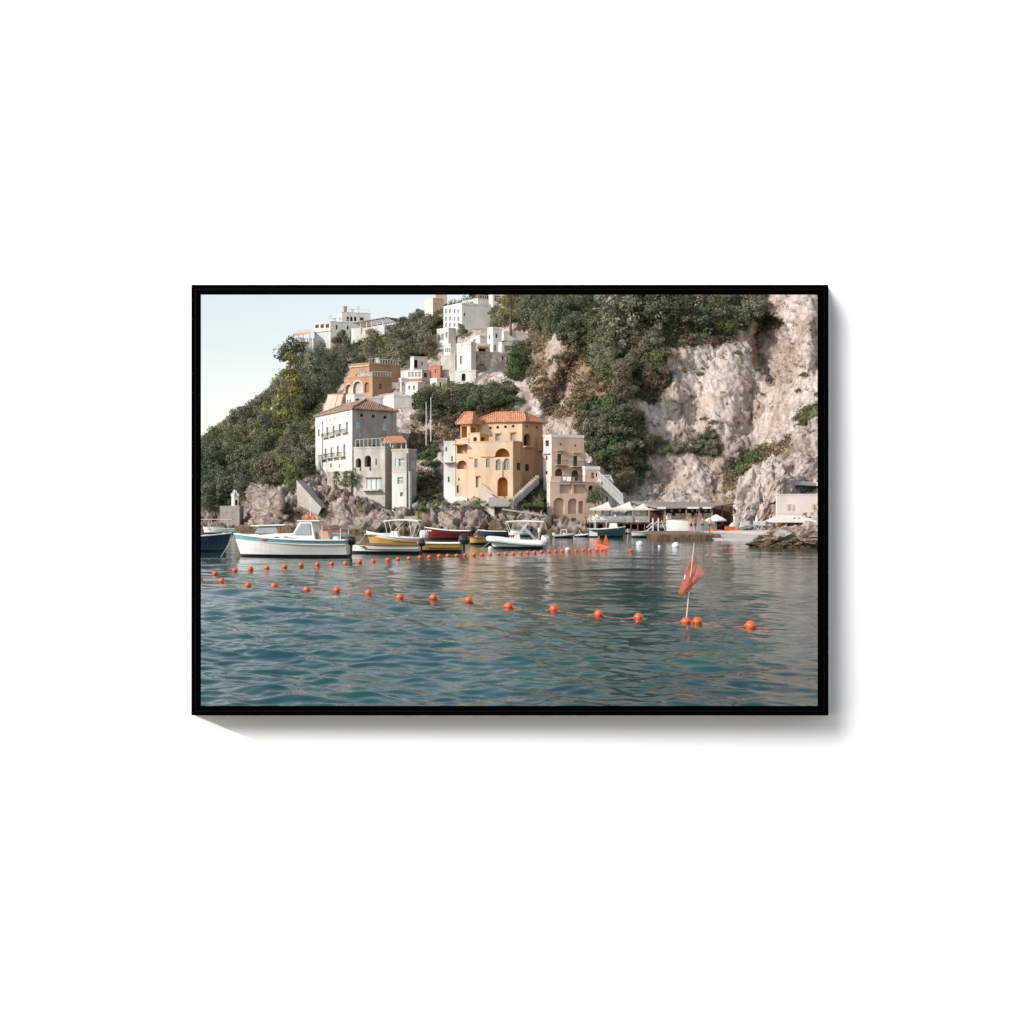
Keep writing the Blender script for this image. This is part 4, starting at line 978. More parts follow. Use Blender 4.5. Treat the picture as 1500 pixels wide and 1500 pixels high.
# vegetation map (photo outlines of the green areas)
VEG = [
 [(40,700),(292,640),(350,600),(400,555),(430,510),(470,505),(508,520),(508,560),(478,592),(462,640),(466,688),(440,706),(400,704),(362,712),(350,745),(320,750),(292,735),(40,760)],
 [(440,500),(600,486),(640,446),(720,432),(745,470),(672,490),(640,500),(642,528),(600,522),(588,534),(505,535),(500,520)],
 [(735,380),(1130,380),(1118,462),(1085,486),(1005,496),(975,520),(982,560),(960,592),(925,585),(880,560),(845,505),(780,478),(742,470)],
 [(852,585),(905,580),(942,612),(952,660),(938,716),(915,728),(880,692),(852,650)],
 [(606,560),(660,552),(700,566),(745,556),(760,575),(752,600),(700,606),(640,612),(608,600)],
 [(735,497),(782,500),(780,545),(765,560),(738,552)],
 [(955,640),(1055,630),(1050,668),(958,668)],
 [(610,652),(645,652),(648,732),(612,740)],
 [(745,735),(765,715),(795,695),(806,745),(790,750)],
 [(1060,705),(1078,672),(1125,652),(1130,662),(1095,690)], [(1170,612),(1190,590),(1215,572),(1215,612),(1185,630)],
]
DRY = [
 [(765,475),(850,505),(900,575),(862,640),(800,610),(770,560)],
 [(1045,735),(1070,690),(1150,650),(1215,590),(1215,640),(1150,665),(1095,705),(1075,745)],
 [(975,500),(1095,482),(1125,458),(1140,470),(1100,500),(1000,512)],
 [(600,610),(760,600),(765,620),(690,615),(655,650),(600,660)],
]
jx = 7*pn(UU*.05, PY*.05, 1.5)+3.5*pn(UU*.17, PY*.17, 4.1); jy = 7*pn(UU*.05, PY*.05, 8.5)+3.5*pn(UU*.17, PY*.17, 6.1)
veg = np.zeros(PY.shape); dry = np.zeros(PY.shape)
for p in VEG: veg = np.maximum(veg, inpoly(UU+jx, PY+jy, p).astype(float))
for p in DRY: dry = np.maximum(dry, inpoly(UU+jx, PY+jy, p).astype(float))
brk = sstep(fbm(V3[...,0]*.12, V3[...,1]*.12, V3[...,2]*.12+5, 4), -.42, -.15)      # bare patches inside the green
veg *= brk; dry *= (.35+.65*sstep(fbm(V3[...,0]*.2, V3[...,1]*.2, V3[...,2]*.2, 3), -.3, .2))
for it in range(2):
    veg = (veg*2+np.roll(veg,1,0)+np.roll(veg,-1,0)+np.roll(veg,1,1)+np.roll(veg,-1,1))/6
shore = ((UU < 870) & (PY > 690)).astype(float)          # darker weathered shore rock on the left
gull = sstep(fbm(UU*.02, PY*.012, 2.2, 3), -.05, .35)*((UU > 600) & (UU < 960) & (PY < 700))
cave = (1-sstep(ell(1131, 512, 32, 60, -10)+wob, .85, 1.05))  # cave mask: part of its shade is put into the rock colour
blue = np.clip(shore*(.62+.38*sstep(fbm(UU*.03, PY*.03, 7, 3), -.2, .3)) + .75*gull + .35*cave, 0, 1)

def worley(x, y, z, seed=0):
    """tilted angular blocks: per-cell height and tilt, and the distance to the block's edge"""
    xi, yi, zi = np.floor(x).astype(int), np.floor(y).astype(int), np.floor(z).astype(int)
    f1 = np.full(x.shape, 9.); f2 = np.full(x.shape, 9.); val = np.zeros(x.shape)
    for dx in (-1, 0, 1):
        for dy in (-1, 0, 1):
            for dz in (-1, 0, 1):
                h = _p[(_p[(_p[(xi+dx+seed) & 255] + yi+dy) & 255] + zi+dz) & 255]
                rnd = (_g[h]*.5+.5)*.9
                ox, oy, oz = xi+dx+rnd[..., 0]-x, yi+dy+rnd[..., 1]-y, zi+dz+rnd[..., 2]-z
                d = np.sqrt(ox*ox+oy*oy+oz*oz); g = _g[_p[h]]
                v = h/255. + .9*(g[..., 0]*ox+g[..., 1]*oy+g[..., 2]*oz)
                n = d < f1
                f2 = np.where(n, f1, np.minimum(f2, d)); f1 = np.where(n, d, f1); val = np.where(n, v, val)
    return val, f2-f1
x, y, z = V3[..., 0], V3[..., 1], V3[..., 2]
wx_, wy_, wz_ = x+.6*fbm(x*.5, y*.5, z*.5, 2), y, z+.6*fbm(x*.5+9, y*.5, z*.5, 2)
w1, e1 = worley(wx_*.30+z*.08, wy_*.30, wz_*.22); w2, e2 = worley(wx_*.85, wy_*.85, wz_*.62+x*.2, 7); w3, e3 = worley(wx_*1.9, wy_*1.9, wz_*1.3, 13)
amp = (1-.6*veg)*(1-.92*BM)
strata = ridged(x*.16+.05*z, y*.16, z*.09, 3)
blocks = ridged(x*.42+z*.15, y*.42, z*.30, 3)
fineN = fbm(x*1.3, y*1.3, z*.8, 3)
fine2 = fbm(x*2.1+.5*z, y*2.1, z*1.1, 2)
cliff = ((UU > 780)).astype(float)
blocks_amp = .20+.3*shore
flute = ridged(x*.40+.12*z, y*.40, z*.07, 4)
disp = amp*(.22*(strata-.9) + (.45+.65*shore)*(w1-.5) + (.15+.40*shore)*(w2-.5) - .5*np.clip(.12-e2, 0, 1)/.12*(.15+.85*shore) - .9*shore*np.clip(.10-e1, 0, 1)/.10 + (.11+.03*shore)*(w3-.5) + .55*cliff*(flute-.8) + .28*fineN*(1-.4*shore) + .22*fine2) + .8*veg*fbm(x*.15, y*.15, z*.15, 3)*(1-.9*BM)
edge = np.ones(PY.shape); edge[-5:] = .3; edge[0] = .2
V3 = V3 + N3*(disp*edge)[..., None]
ncol = len(U)
idx = np.arange(NROW*ncol).reshape(NROW, ncol)
quads = np.stack([idx[:-1, :-1], idx[:-1, 1:], idx[1:, 1:], idx[1:, :-1]], -1).reshape(-1, 4)
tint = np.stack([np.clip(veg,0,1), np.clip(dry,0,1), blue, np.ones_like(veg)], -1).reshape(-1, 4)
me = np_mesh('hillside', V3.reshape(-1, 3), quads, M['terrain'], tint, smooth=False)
tag(link('hillside', me), kind='structure')

# ------------------------------------------------------------------ sea: a swell mesh that gets coarser with distance
_srng = np.random.default_rng(5); WAVES = []
for i in range(48):
    lam = .26*1.070**i; WAVES.append((lam, _srng.normal(R(80), R(30)), (.0092 if lam < 1.0 else .0056 if lam < 4 else .0036)*lam**.82, _srng.uniform(0, 6.28), i*.7))
def sea_height(X, Y, spacing):
    Zh = np.zeros_like(X)
    for lam, ang, a, ph, sd_ in WAVES:
        k = 2*math.pi/lam
        wp = X*math.cos(ang)*k + Y*math.sin(ang)*k + ph
        Zh += a*np.sin(wp + 1.6*pn(X*.35, Y*.35, sd_))*np.clip(1.6-spacing/(lam*.4), 0, 1)
    return Zh*(1-.62*np.clip((Y-22)/45, 0, 1))*np.clip(.70+.75*fbm(X*.06, Y*.035, 1.2, 3), .25, 1.35)
def sea():
    pys = np.concatenate([np.linspace(1128, 1048, 60), np.linspace(1047, 850, 300), np.linspace(849.2, 774, 150), np.array([770, 766, 762, 758, 755, 753, 752])])
    pxs = np.concatenate([np.linspace(-700, 270, 60), np.linspace(275, 1225, 420), np.linspace(1232, 2200, 60)])
    A, B = np.meshgrid(pys, pxs, indexing='ij')
    D = CAMZ*F/(A-750); X = (B-750)/F*D; Y = D
    Zh = sea_height(X, Y, D*D/(CAMZ*F)*.6)
    n0, n1 = X.shape; ix = np.arange(n0*n1).reshape(n0, n1)
    q = np.stack([ix[:-1, :-1], ix[:-1, 1:], ix[1:, 1:], ix[1:, :-1]], -1).reshape(-1, 4)
    me = np_mesh('sea', np.stack([X, Y, Zh], -1).reshape(-1, 3), q, M['water'], None, smooth=True)
    tag(link('sea', me), kind='structure')
sea()

# ------------------------------------------------------------------ vegetation
def leaf_cloud(centers, radii, per, size, rng, droop=0, tintv=.35, flat=1.0):
    """leaf-sized faces spread through clumps"""
    C = np.repeat(np.asarray(centers, float), per, 0); Rr = np.repeat(np.asarray(radii, float), per)
    n = len(C)
    d = rng.normal(size=(n, 3)); d /= np.linalg.norm(d, axis=1)[:, None]
    rad = Rr*rng.uniform(.45, 1.08, n)**.6
    pos = C + d*rad[:, None]*np.array([1, 1, flat])
    nr = d + rng.normal(size=(n, 3))*.55 + np.array([0, 0, .25]); nr /= np.linalg.norm(nr, axis=1)[:, None]
    a = np.cross(nr, rng.normal(size=(n, 3))); a /= np.linalg.norm(a, axis=1)[:, None]; b = np.cross(nr, a)
    s = size*rng.uniform(.6, 1.3, n); a = a*s[:, None]; b = b*(s*rng.uniform(.5, .9, n))[:, None]
    V = np.stack([pos-a, pos-b*.9, pos+a, pos+b], 1).reshape(-1, 3)
    q = np.arange(n*4).reshape(-1, 4)
    cl = np.repeat(rng.uniform(.75, 1.25, len(centers)), per)*rng.uniform(1-tintv, 1+tintv, n)
    hue = rng.normal(0, .06, n)
    t = np.stack([cl*(1+hue), cl, cl*(1-hue), np.ones(n)], -1)
    return V, q, np.repeat(t, 4, 0)

PROTO = {}
def make_crown(seed, style):
    rng = np.random.default_rng(seed)
    if style == 'round':
        n = 22; d = rng.normal(size=(n, 3)); d /= np.linalg.norm(d, axis=1)[:, None]
        c = d*rng.uniform(.35, .85, n)[:, None]*np.array([1, 1, .85]) + np.array([0, 0, 1.05]); r = rng.uniform(.22, .46, n)
        return leaf_cloud(c, r, 110, .066, rng)
    if style == 'tall':
        n = 36; z = rng.uniform(.2, 2.5, n); rr = .75*np.sqrt(np.clip(1-((z-1.15)/1.5)**2, .05, 1))*rng.uniform(.3, 1, n); th = rng.uniform(0, 6.28, n)
        c = np.stack([rr*np.cos(th), rr*np.sin(th), z], -1); r = rng.uniform(.16, .34, n)
        return leaf_cloud(c, r, 60, .060, rng)
    if style == 'bush':
        n = 22; th = rng.uniform(0, 6.28, n); rr = np.sqrt(rng.uniform(0, 1, n))*.85
        c = np.stack([rr*np.cos(th), rr*np.sin(th), .15+.55*(1-rr**2)*rng.uniform(.5, 1.15, n)], -1); r = rng.uniform(.16, .36, n)
        return leaf_cloud(c, r, 60, .070, rng)
    if style == 'pine':
        n = 40; lv = rng.integers(0, 7, n); z = .5+lv*.36+rng.normal(0, .05, n); th = rng.uniform(0, 6.28, n); rr = (1.0-lv*.105)*rng.uniform(.25, 1, n)
        c = np.stack([rr*np.cos(th)*.8, rr*np.sin(th)*.8, z], -1); r = rng.uniform(.16, .30, n)
        return leaf_cloud(c, r, 58, .050, rng, flat=.62)
def make_trunk(seed, style):
    rng = random.Random(seed); mb = MB(); H = {'round': 1.1, 'tall': 2.0, 'bush': .5, 'pine': 2.7}[style]
    mb.tube([(0,0,-.5), (.02,.02,.3*H), (rng.uniform(-.08,.08), 0, H)], .07, 6, r2=.025)
    for k in range(5):
        z = H*rng.uniform(.3, .85); a = rng.uniform(0, 6.28); l = rng.uniform(.3, .6)
        mb.tube([(0,0,z), (l*.5*math.cos(a), l*.5*math.sin(a), z+.18), (l*math.cos(a), l*math.sin(a), z+.42)], .03, 5, r2=.01)
    return mb
for style in ('round', 'tall', 'bush', 'pine'):
    PROTO[style] = []
    for k in range(4):
        V, q, t = make_crown(hash((len(style), k, 5)) % 9999 if False else 100*len(style)+k+ord(style[0]), style)
        mt = make_trunk(k+len(style), style); me_t = bpy.data.meshes.new('trunk'); me_t.from_pydata(mt.v, [], mt.f); me_t.materials.append(M['bark']); me_t.update()
        PROTO[style].append((V, q, t, me_t, {}))
def crown_mesh(style, k, mat):
    V, q, t, me_t, cache = PROTO[style][k]
    if mat not in cache: cache[mat] = np_mesh('crown', V, q, M[mat], t)
    return cache[mat], me_t
def plant(name, px, py, r, style, mat, label, cat, group=None, D=None, k=None, sq=1.0, sink=.25):
    D = D if D else terrD(px, py)-.3
    p = at(px, py, D); k = random.randrange(4) if k is None else k
    cm, tm = crown_mesh(style, k, mat)
    root = empty(name, (p.x, p.y, p.z-sink*r*.4), random.uniform(0, 6.28), label, cat, group)
    root.scale = (r*random.uniform(.9, 1.15), r*random.uniform(.9, 1.15), r*sq*random.uniform(.88, 1.15))
    link('crown', cm, root)
    if style != 'bush' or r > 2.5: link('trunk', tm, root)
    return root

def scatter(poly, n, rmin, rmax, styles, mats, name, label, cat, group, mind=5.0):
    xs = [p[0] for p in poly]; ys = [p[1] for p in poly]; pts = []; tries = 0
    while len(pts) < n and tries < n*60:
        tries += 1
        x, y = random.uniform(min(xs), max(xs)), random.uniform(min(ys), max(ys))
        if not inpoly(np.array([x]), np.array([y]), poly)[0]: continue
        if any((x-a)**2+((y-b)*1.3)**2 < mind**2 for a, b in pts): continue
        if any(s.xl-5 < x < s.xr+5 and s.top-6 < y < s.base+3 for s in CARVE): continue
        pts.append((x, y))
        r_ = random.uniform(rmin, rmax)*.8; st_ = random.choice(styles)
        rp_ = r_*F/terrD(x, y)
        if random.random() < .8 and any(s.xl-rp_*.8 < x < s.xr+rp_*.8 and s.top-rp_*.5 < y < s.base+rp_*.7 for s in CARVE): continue
        yb = y + {'round': .95, 'tall': 1.2, 'bush': .35, 'pine': 1.3}[st_]*r_*F/terrD(x, y)
        plant(name, x, yb, r_, st_, random.choice(mats), label, cat, group)

LD, LM, LB, LO, LY, LX, LS = 'leafdark', 'leafmid', 'leafbright', 'leafolive', 'leafyellow', 'leafdry', 'leafspring'
scatter([(292,660),(350,612),(400,572),(420,560),(440,600),(420,640),(360,660),(292,690)], 34, 2.2, 3.8, ['round','tall','bush'], [LM,LS,LO,LD,LS], 'tree', 'rounded mid green tree in the wood along the left skyline slope', 'tree', 'trees of the left skyline slope', 9)
scatter([(292,695),(360,662),(400,650),(400,690),(352,742),(320,746),(292,735)], 26, 2.2, 3.6, ['round','bush'], [LD,LD,LM], 'tree', 'dark shaded tree in the hollow at the far left above the moored boats', 'tree', 'trees of the far left hollow', 9)
scatter([(395,665),(445,625),(462,640),(462,688),(440,704),(400,702),(370,700)], 24, 1.7, 3.0, ['round','bush','tall'], [LM,LO,LS,LM,LX], 'shrub', 'leafy shrub on the rocky headland left of the tall white house', 'shrub', 'shrubs on the left headland', 8)
scatter([(425,540),(470,520),(505,528),(500,560),(478,580),(455,610),(430,590)], 26, 2.2, 3.6, ['round','tall'], [LD,LD,LM], 'tree', 'deep green tree on the slope under the skyline villa', 'tree', 'trees under the skyline villa', 9)
scatter([(470,512),(560,497),(600,492),(630,500),(628,520),(590,530),(510,534)], 36, 1.9, 3.3, ['round','bush','tall'], [LD,LM,LS,LO,LX], 'tree', 'green tree on the slope below the long white pergola terrace', 'tree', 'trees below the pergola terrace', 8)
scatter([(575,482),(605,466),(640,448),(650,455),(645,490),(612,490)], 22, 2.0, 3.6, ['round','bush'], [LD,LM,LO], 'tree', 'green tree on the skyline between the pergola and the tall white block', 'tree', 'skyline trees beside the tall white block', 8)
scatter([(655,448),(712,425),(720,455),(745,465),(735,480),(690,490),(670,485)], 20, 1.6, 2.8, ['round','bush'], [LO,LO,LM], 'tree', 'grey green olive tree around the tall white block villa', 'olive tree', 'olive trees around the white block', 7)
scatter([(765,470),(830,462),(870,478),(850,500),(800,478)], 16, 1.9, 3.0, ['round','bush'], [LD,LM], 'tree', 'dark leafy tree on the cliff edge below the top retaining wall', 'tree', 'trees on the cliff edge', 8)
scatter([(775,448),(832,440),(832,460),(780,466)], 8, 2.4, 3.4, ['tall','round'], [LD,LM], 'tree', 'tall dark tree at the top edge left of the retaining wall', 'tree', 'top trees left of the retaining wall', 9)
scatter([(885,440),(930,430),(990,435),(985,460),(930,470),(890,485)], 20, 2.4, 3.8, ['round','tall'], [LD,LD,LM], 'tree', 'large dark tree at the top edge behind the road parapet', 'tree', 'top trees behind the road parapet', 9)
scatter([(868,485),(925,480),(970,500),(975,545),(955,585),(915,575),(880,545)], 42, 1.5, 2.7, ['round','bush','tall'], [LD,LM,LO,LS,LX], 'tree', 'scrubby green tree in the band down the middle of the cliff', 'tree', 'trees in the middle cliff band', 7)
scatter([(1000,440),(1060,432),(1125,432),(1112,458),(1085,478),(1030,482),(1000,478)], 28, 2.0, 3.2, ['round','bush'], [LM,LS,LO,LD], 'tree', 'dense rounded tree along the top of the pale cliff, upper right', 'tree', 'trees on top of the pale cliff', 8)
scatter([(985,490),(1090,482),(1080,492),(1000,505)], 14, .8, 1.5, ['bush'], [LM,LB,LX], 'shrub', 'small shrub clinging to the upper rim of the pale cliff', 'shrub', 'shrubs on the cliff rim', 6)
scatter([(855,590),(905,585),(940,618),(950,665),(936,710),(915,722),(885,692),(858,648)], 46, 1.2, 2.3, ['round','bush','bush'], [LB,LM,LD,LO,LX], 'shrub', 'bright leafy shrub on the steep slope above the restaurant and tan house', 'shrub', 'shrubs above the restaurant', 7)
scatter([(775,480),(845,505),(895,570),(860,625),(805,600),(772,550)], 34, .8, 1.7, ['bush'], [LX,LX,LO,LM], 'shrub', 'brownish dry shrub on the cliff above the apricot house', 'shrub', 'dry shrubs above the apricot house', 7)
scatter([(612,575),(655,560),(660,606),(620,612)], 12, 1.4, 2.2, ['bush','round'], [LD,LM], 'shrub', 'dark shrub on the ledge behind the two bare poles', 'shrub', 'shrubs behind the poles', 6)
scatter([(680,568),(750,560),(757,592),(690,600)], 18, 1.3, 2.3, ['bush','round'], [LD,LB,LM], 'shrub', 'leafy shrub on the ledge between the terraced villa and the apricot house roof', 'shrub', 'shrubs above the apricot roof', 6)
scatter([(612,660),(642,655),(645,728),(614,735)], 20, .9, 1.6, ['bush'], [LB,LM,LX], 'shrub', 'ivy covered shrub in the gully between the grey house and the whitewashed house', 'shrub', 'shrubs in the gully', 6)
scatter([(755,740),(770,716),(795,700),(802,738),(785,748)], 13, .9, 1.6, ['bush'], [LM,LB,LX], 'shrub', 'shrub on the rock beside the wall of the apricot house', 'shrub', 'shrubs beside the apricot house wall', 6)
scatter([(958,645),(1050,636),(1048,664),(960,664)], 22, .9, 1.7, ['bush'], [LM,LX,LO,LB], 'shrub', 'low shrub on the grassy ledge halfway up the pale cliff', 'shrub', 'shrubs on the cliff ledge', 6)
scatter([(1078,700),(1085,672),(1130,650),(1120,672)], 14, 1.0, 1.8, ['bush'], [LB,LM], 'shrub', 'green shrub on the dry slope behind the pale boulder', 'shrub', 'shrubs on the dry slope', 6)
scatter([(1160,620),(1200,575),(1212,590),(1205,630),(1175,640)], 14, 1.0, 1.8, ['bush'], [LB,LX,LM], 'shrub', 'shrub on the slope at the right edge above the white house', 'shrub', 'shrubs at the right edge', 6)
scatter([(500,716),(560,725),(640,735),(735,728),(735,742),(600,746),(500,735)], 18, .6, 1.1, ['bush'], [LB,LM,LM], 'shrub', 'small green tuft growing from the shore rocks below the houses', 'shrub', 'tufts on the shore rocks', 8)
scatter([(975,540),(1080,510),(1190,550),(1185,600),(1060,630),(985,620)], 16, .5, 1.2, ['bush'], [LM,LX], 'shrub', 'tiny shrub growing from the bare face of the pale cliff around the cave', 'shrub', 'tiny shrubs on the cliff face', 9)
# single trees that stand out
plant('tree', 425, 540, 3.7, 'round', LD, 'big dark tree standing out on the skyline left of the villa', 'tree', D=238, k=0, sq=1.0)
plant('pine_tree', 424, 640, 5.6, 'pine', LY, 'yellow green pine rising above the left wood', 'pine tree', D=196, k=1, sq=1.05)
plant('pine_tree', 748, 470, 3.3, 'pine', LY, 'yellow green pine beside the terraced villa at the top edge', 'pine tree', D=192, k=2, sq=1.3)
plant('tree', 759, 552, 2.9, 'tall', LB, 'large bright green bush tree at the right end of the terraced villa', 'tree', D=170, k=0, sq=.75)
plant('tree', 627, 606, 2.15, 'round', LD, 'dark round tree beside the low white houses, left of the poles', 'tree', D=154, k=2)
plant('tree', 660, 592, 1.9, 'round', LM, 'brownish green tree just right of the dark round tree behind the poles', 'tree', D=156, k=1)
plant('tree', 499, 512, 2.3, 'round', LM, 'tree in front of the skyline villa', 'tree', D=232, k=3)
plant('tree', 902, 512, 4.2, 'tall', LO, 'tall grey green tree climbing the cliff below the top edge', 'tree', D=159, k=1, sq=1.35)
plant('tree', 872, 742, 1.5, 'round', LD, 'small dark tree in front of the tan house at the end of the restaurant', 'tree', D=133, k=2)
plant('shrub', 1192, 620, 2.2, 'bush', LB, 'bright green shrub at the right edge of the picture high on the cliff', 'shrub', D=139, k=1)
plant('shrub', 493.5, 709, .8, 'tall', LB, 'left of three green tufts on the ledge under the tall white house', 'shrub', D=143.5)
plant('shrub', 506, 714, .8, 'tall', LB, 'middle green tuft on the ledge under the tall white house', 'shrub', D=142.5)
plant('shrub', 516.5, 714, 1.0, 'tall', LB, 'right and darkest of three green tufts under the tall white house', 'shrub', D=141)

# ground scrub: small leaf faces over the green and dry ground, too many to count
def scrub():
    rng = np.random.default_rng(21)
    ok = ((veg > .4) | (dry > .5) | (rng.uniform(size=veg.shape) < .02)) & (BM < .15); ok[-5:] = False; ok[:20] = False
    vis = (UU > 60) & (UU < 1440) & ok
    ii, jj = np.nonzero(vis)
    sel = rng.choice(len(ii), 20000, replace=True); ii, jj = ii[sel], jj[sel]
    pos = V3[ii, jj] + N3[ii, jj]*rng.uniform(0, .5, len(ii))[:, None]
    g = veg[ii, jj] > .4
    V, q, t = leaf_cloud(pos, rng.uniform(.25, .75, len(ii)), 9, .19, rng, tintv=.35)
    u = fbm(pos[:, 0]*.15, pos[:, 1]*.15, pos[:, 2]*.15, 3)
    green = np.stack([.085+.05*u, .115+.03*u, .055+.02*u], -1); brown = np.stack([.24+.06*u, .175+.04*u, .115+.02*u], -1)
    mixv = np.clip(rng.uniform(-.25, .75, len(ii))+u*.8, 0, 1)[:, None]
    base = np.where(g[:, None], green*(1-.45*mixv)+brown*.45*mixv, brown*(1-.3*mixv)+green*.3*mixv)
    t[:, :3] *= np.repeat(np.repeat(np.clip(base, .02, .4), 9, 0), 4, 0)
    me = np_mesh('hillside_scrub', V, q, M['scrub'], t)
    tag(link('hillside_scrub', me), 'low green and brown scrub covering the ground between the trees', 'scrub', kind='stuff')
scrub()

# ------------------------------------------------------------------ rocks
def rock_mesh(seed, n=3, rough=.3, tall=1.0):
    import bmesh
    bm = bmesh.new(); bmesh.ops.create_icosphere(bm, subdivisions=n, radius=1)
    co = np.array([v.co[:] for v in bm.verts]); s = seed*7.3
    k = np.round(co*1.7+.3*pn(co[:,0]*2+s, co[:,1]*2, co[:,2]*2)[:,None])*.0
    r = 1 + rough*(ridged(co[:,0]*.9+s, co[:,1]*.9, co[:,2]*.9, 3)-.9) + .10*fbm(co[:,0]*4+s, co[:,1]*4, co[:,2]*4, 2)
    if n >= 5:
        a_, _e = worley(co[:,0]*2.2+s, co[:,1]*2.2, co[:,2]*2.2); b_, _e2 = worley(co[:,0]*5+s, co[:,1]*5, co[:,2]*4.); c_, _ = worley(co[:,0]*11+s, co[:,1]*11, co[:,2]*8.)
        r = r + .22*(a_-.5) + .09*(b_-.5) - .04*np.clip(.1-_e2, 0, 1)/.1 + .035*(c_-.5)
    else:
        a_, _e = worley(co[:,0]*1.6+s, co[:,1]*1.6, co[:,2]*1.6); r = r + .3*(a_-.5)
    for v, rr, c in zip(bm.verts, r, co): v.co = Vector((c[0]*rr, c[1]*rr, c[2]*rr*tall))
    me = bpy.data.meshes.new('boulder'); bm.to_mesh(me); bm.free()
    a = me.color_attributes.new('tint', 'FLOAT_COLOR', 'POINT'); a.data.foreach_set('color', np.tile([0, 0, .7, 1], (len(me.vertices), 1)).astype(np.float32).ravel())
    me.materials.append(M['terrain']); me.update(); return me
RM = [rock_mesh(i, 3, .38) for i in range(5)]
for i in range(46):
    px = random.uniform(495, 745) if i < 34 else random.uniform(296, 372); py = random.uniform(772, 781) if i < 34 else random.uniform(768, 776)
    D = wl(py)-random.uniform(0, 4) if i < 34 else 172+random.uniform(0, 6)
    s = random.uniform(.6, 1.7); o = link('boulder', RM[i % 5], None, ((px-750)/F*D, D, random.uniform(-.1, .5)), random.uniform(0, 6))
    o.scale = (s*random.uniform(.9, 1.5), s, s*random.uniform(.6, .95))
    if i < 34: tag(o, 'brown grey boulder on the waterline of the rocky shore behind the moored boats', 'boulder', 'boulders along the shore')
    else: tag(o, 'dark boulder on the waterline at the far left', 'boulder', 'boulders at the far left')
# the pale outcrop, the cliff foot and the islet at the right
def big_rock(name, label, px, py, D, sx, sy, sz, seed, blue_=.05, rz=0, lean=0):
    me = rock_mesh(seed, 6, .22); at_ = me.color_attributes['tint']; at_.data.foreach_set('color', np.tile([0, 0, blue_, 1], (len(me.vertices), 1)).astype(np.float32).ravel())
    o = link(name, me, None, at(px, py, D), rz); o.scale = (sx, sy, sz); o.rotation_euler = (0, lean, rz); return tag(o, label, 'rock')
big_rock('rock_outcrop', 'pale leaning rock pinnacle beside the beach, left of the white house', 1118, 738, 119, 3.0, 3.4, 4.6, 31, .0, .4, R(22))
big_rock('rock_outcrop', 'big pale grey cliff foot at the right edge behind the white house', 1206, 694, 127, 5.6, 5, 5.6, 12, .1, 0, R(12))
big_rock('rock_islet', 'low pale rock islet with brown waterline in front of the white house, right edge', 1176, 797, 80, 3.3, 2.4, 1.35, 43, .1)
big_rock('rock_islet', 'smaller pale rock at the right edge joined to the islet', 1212, 793, 82, 2.2, 2.2, 1.25, 51, .1)
big_rock('rock_islet', 'low brown rock at the left tip of the islet', 1136, 799, 80, 1.2, 1.6, .6, 57, .3)

# ------------------------------------------------------------------ quay, beach, restaurant
def qbox(name, label, cat, x0, x1, y0, y1, D, dep, mat, kind=None):
    a_, b_ = at(x0, y1, D), at(x1, y0, D); mb = MB(); mb.box(0, b_.x-a_.x, 0, dep, 0, b_.z-a_.z); return tag(mb.build(name, M[mat], None, a_), label, cat, kind=kind)
mb = MB(); p0 = at(1045, 793, 108)
mb.poly([(19.5,99,.05), (33,93,.05), (33,104,1.0), (24,108,.75), (20.5,112,.6)]); mb.poly([(19.5,99,.05), (33,93,.05), (33,91,-.8), (19.5,97,-.8)])
tag(mb.build('beach', M['sand']), kind='structure')
qbox('quay', 'low stone quay with brown waterline in front of the restaurant', 'quay', 962, 1056, 782.5, 794, 101, 18, 'terrain', 'structure')
# restaurant deck on posts
t = empty('restaurant_deck', at(920, 785, 128), 0, 'timber restaurant deck on dark posts above the water, under the cream tents', 'deck'); o = Vector(t.location); DK = 127.0
def L_(px, py, D=DK): return at(px, py, D)-o
mb = MB(); a_, b_ = L_(862, 768), L_(966, 765.2); mb.box(a_.x, b_.x, -.8, 7.5, a_.z, b_.z); mb.build('floor', M['brownwood'], t)
for k in range(11):
    p = L_(864+k*10, 768); mp = MB(); mp.tube([(p.x, p.y-.4, -1.2-zof(785,128)), (p.x, p.y-.4, p.z)], .13, 6); mp.build('post', M['brownwood'], t)
mb = MB(); a_, b_ = L_(862, 787), L_(968, 768); mb.box(a_.x, b_.x, 5.5, 6.0, a_.z-1, b_.z); mb.build('back_wall', M['darkstone'], t)
mb = MB(); a_, b_ = L_(862, 778.6), L_(958, 777.6); mb.box(a_.x, b_.x, .6, .8, a_.z, b_.z)
for k in range(7):
    p = L_(866+k*15, 778); mb.tube([(p.x-.4, .7, p.z-.9), (p.x+.4, .7, p.z)], .06, 4)
mb.build('lower_beam', M['wood'], t)
mb = MB(); za, zb_ = L_(862, 765).z, L_(862, 757.4).z
xa, xb = L_(862, 765).x, L_(950, 765).x; N = 62
for k in range(N+1):
    xx = xa+(xb-xa)*k/N; mb.tube([(xx, -.7+DK-128, za), (xx, -.7+DK-128, zb_)], .022, 4)
mb.tube([(xa, -.7+DK-128, zb_), (xb, -.7+DK-128, zb_)], .045, 5); mb.build('railing', M['whitemetal'], t)
# timber steps and braces at its right end
t = empty('pier_frame', at(955, 786, 124), 0, 'white timber landing frame with slanting braces at the right end of the restaurant deck', 'landing stage'); o2 = Vector(t.location); mb = MB()
for px in (956.5, 964.5): p = at(px, 788, 124)-o2; q = at(px, 759, 124)-o2; mb.tube([p-Vector((0,0,.8)), q], .09, 5)
for (x0, y0, x1, y1) in ((947, 773, 957, 764), (947, 778, 956, 770), (957, 769, 965, 762), (969, 762, 975, 778)): mb.tube([at(x0, y0, 124)-o2, at(x1, y1, 124)-o2], .06, 5)
mb.build('posts', M['whitemetal'], t)
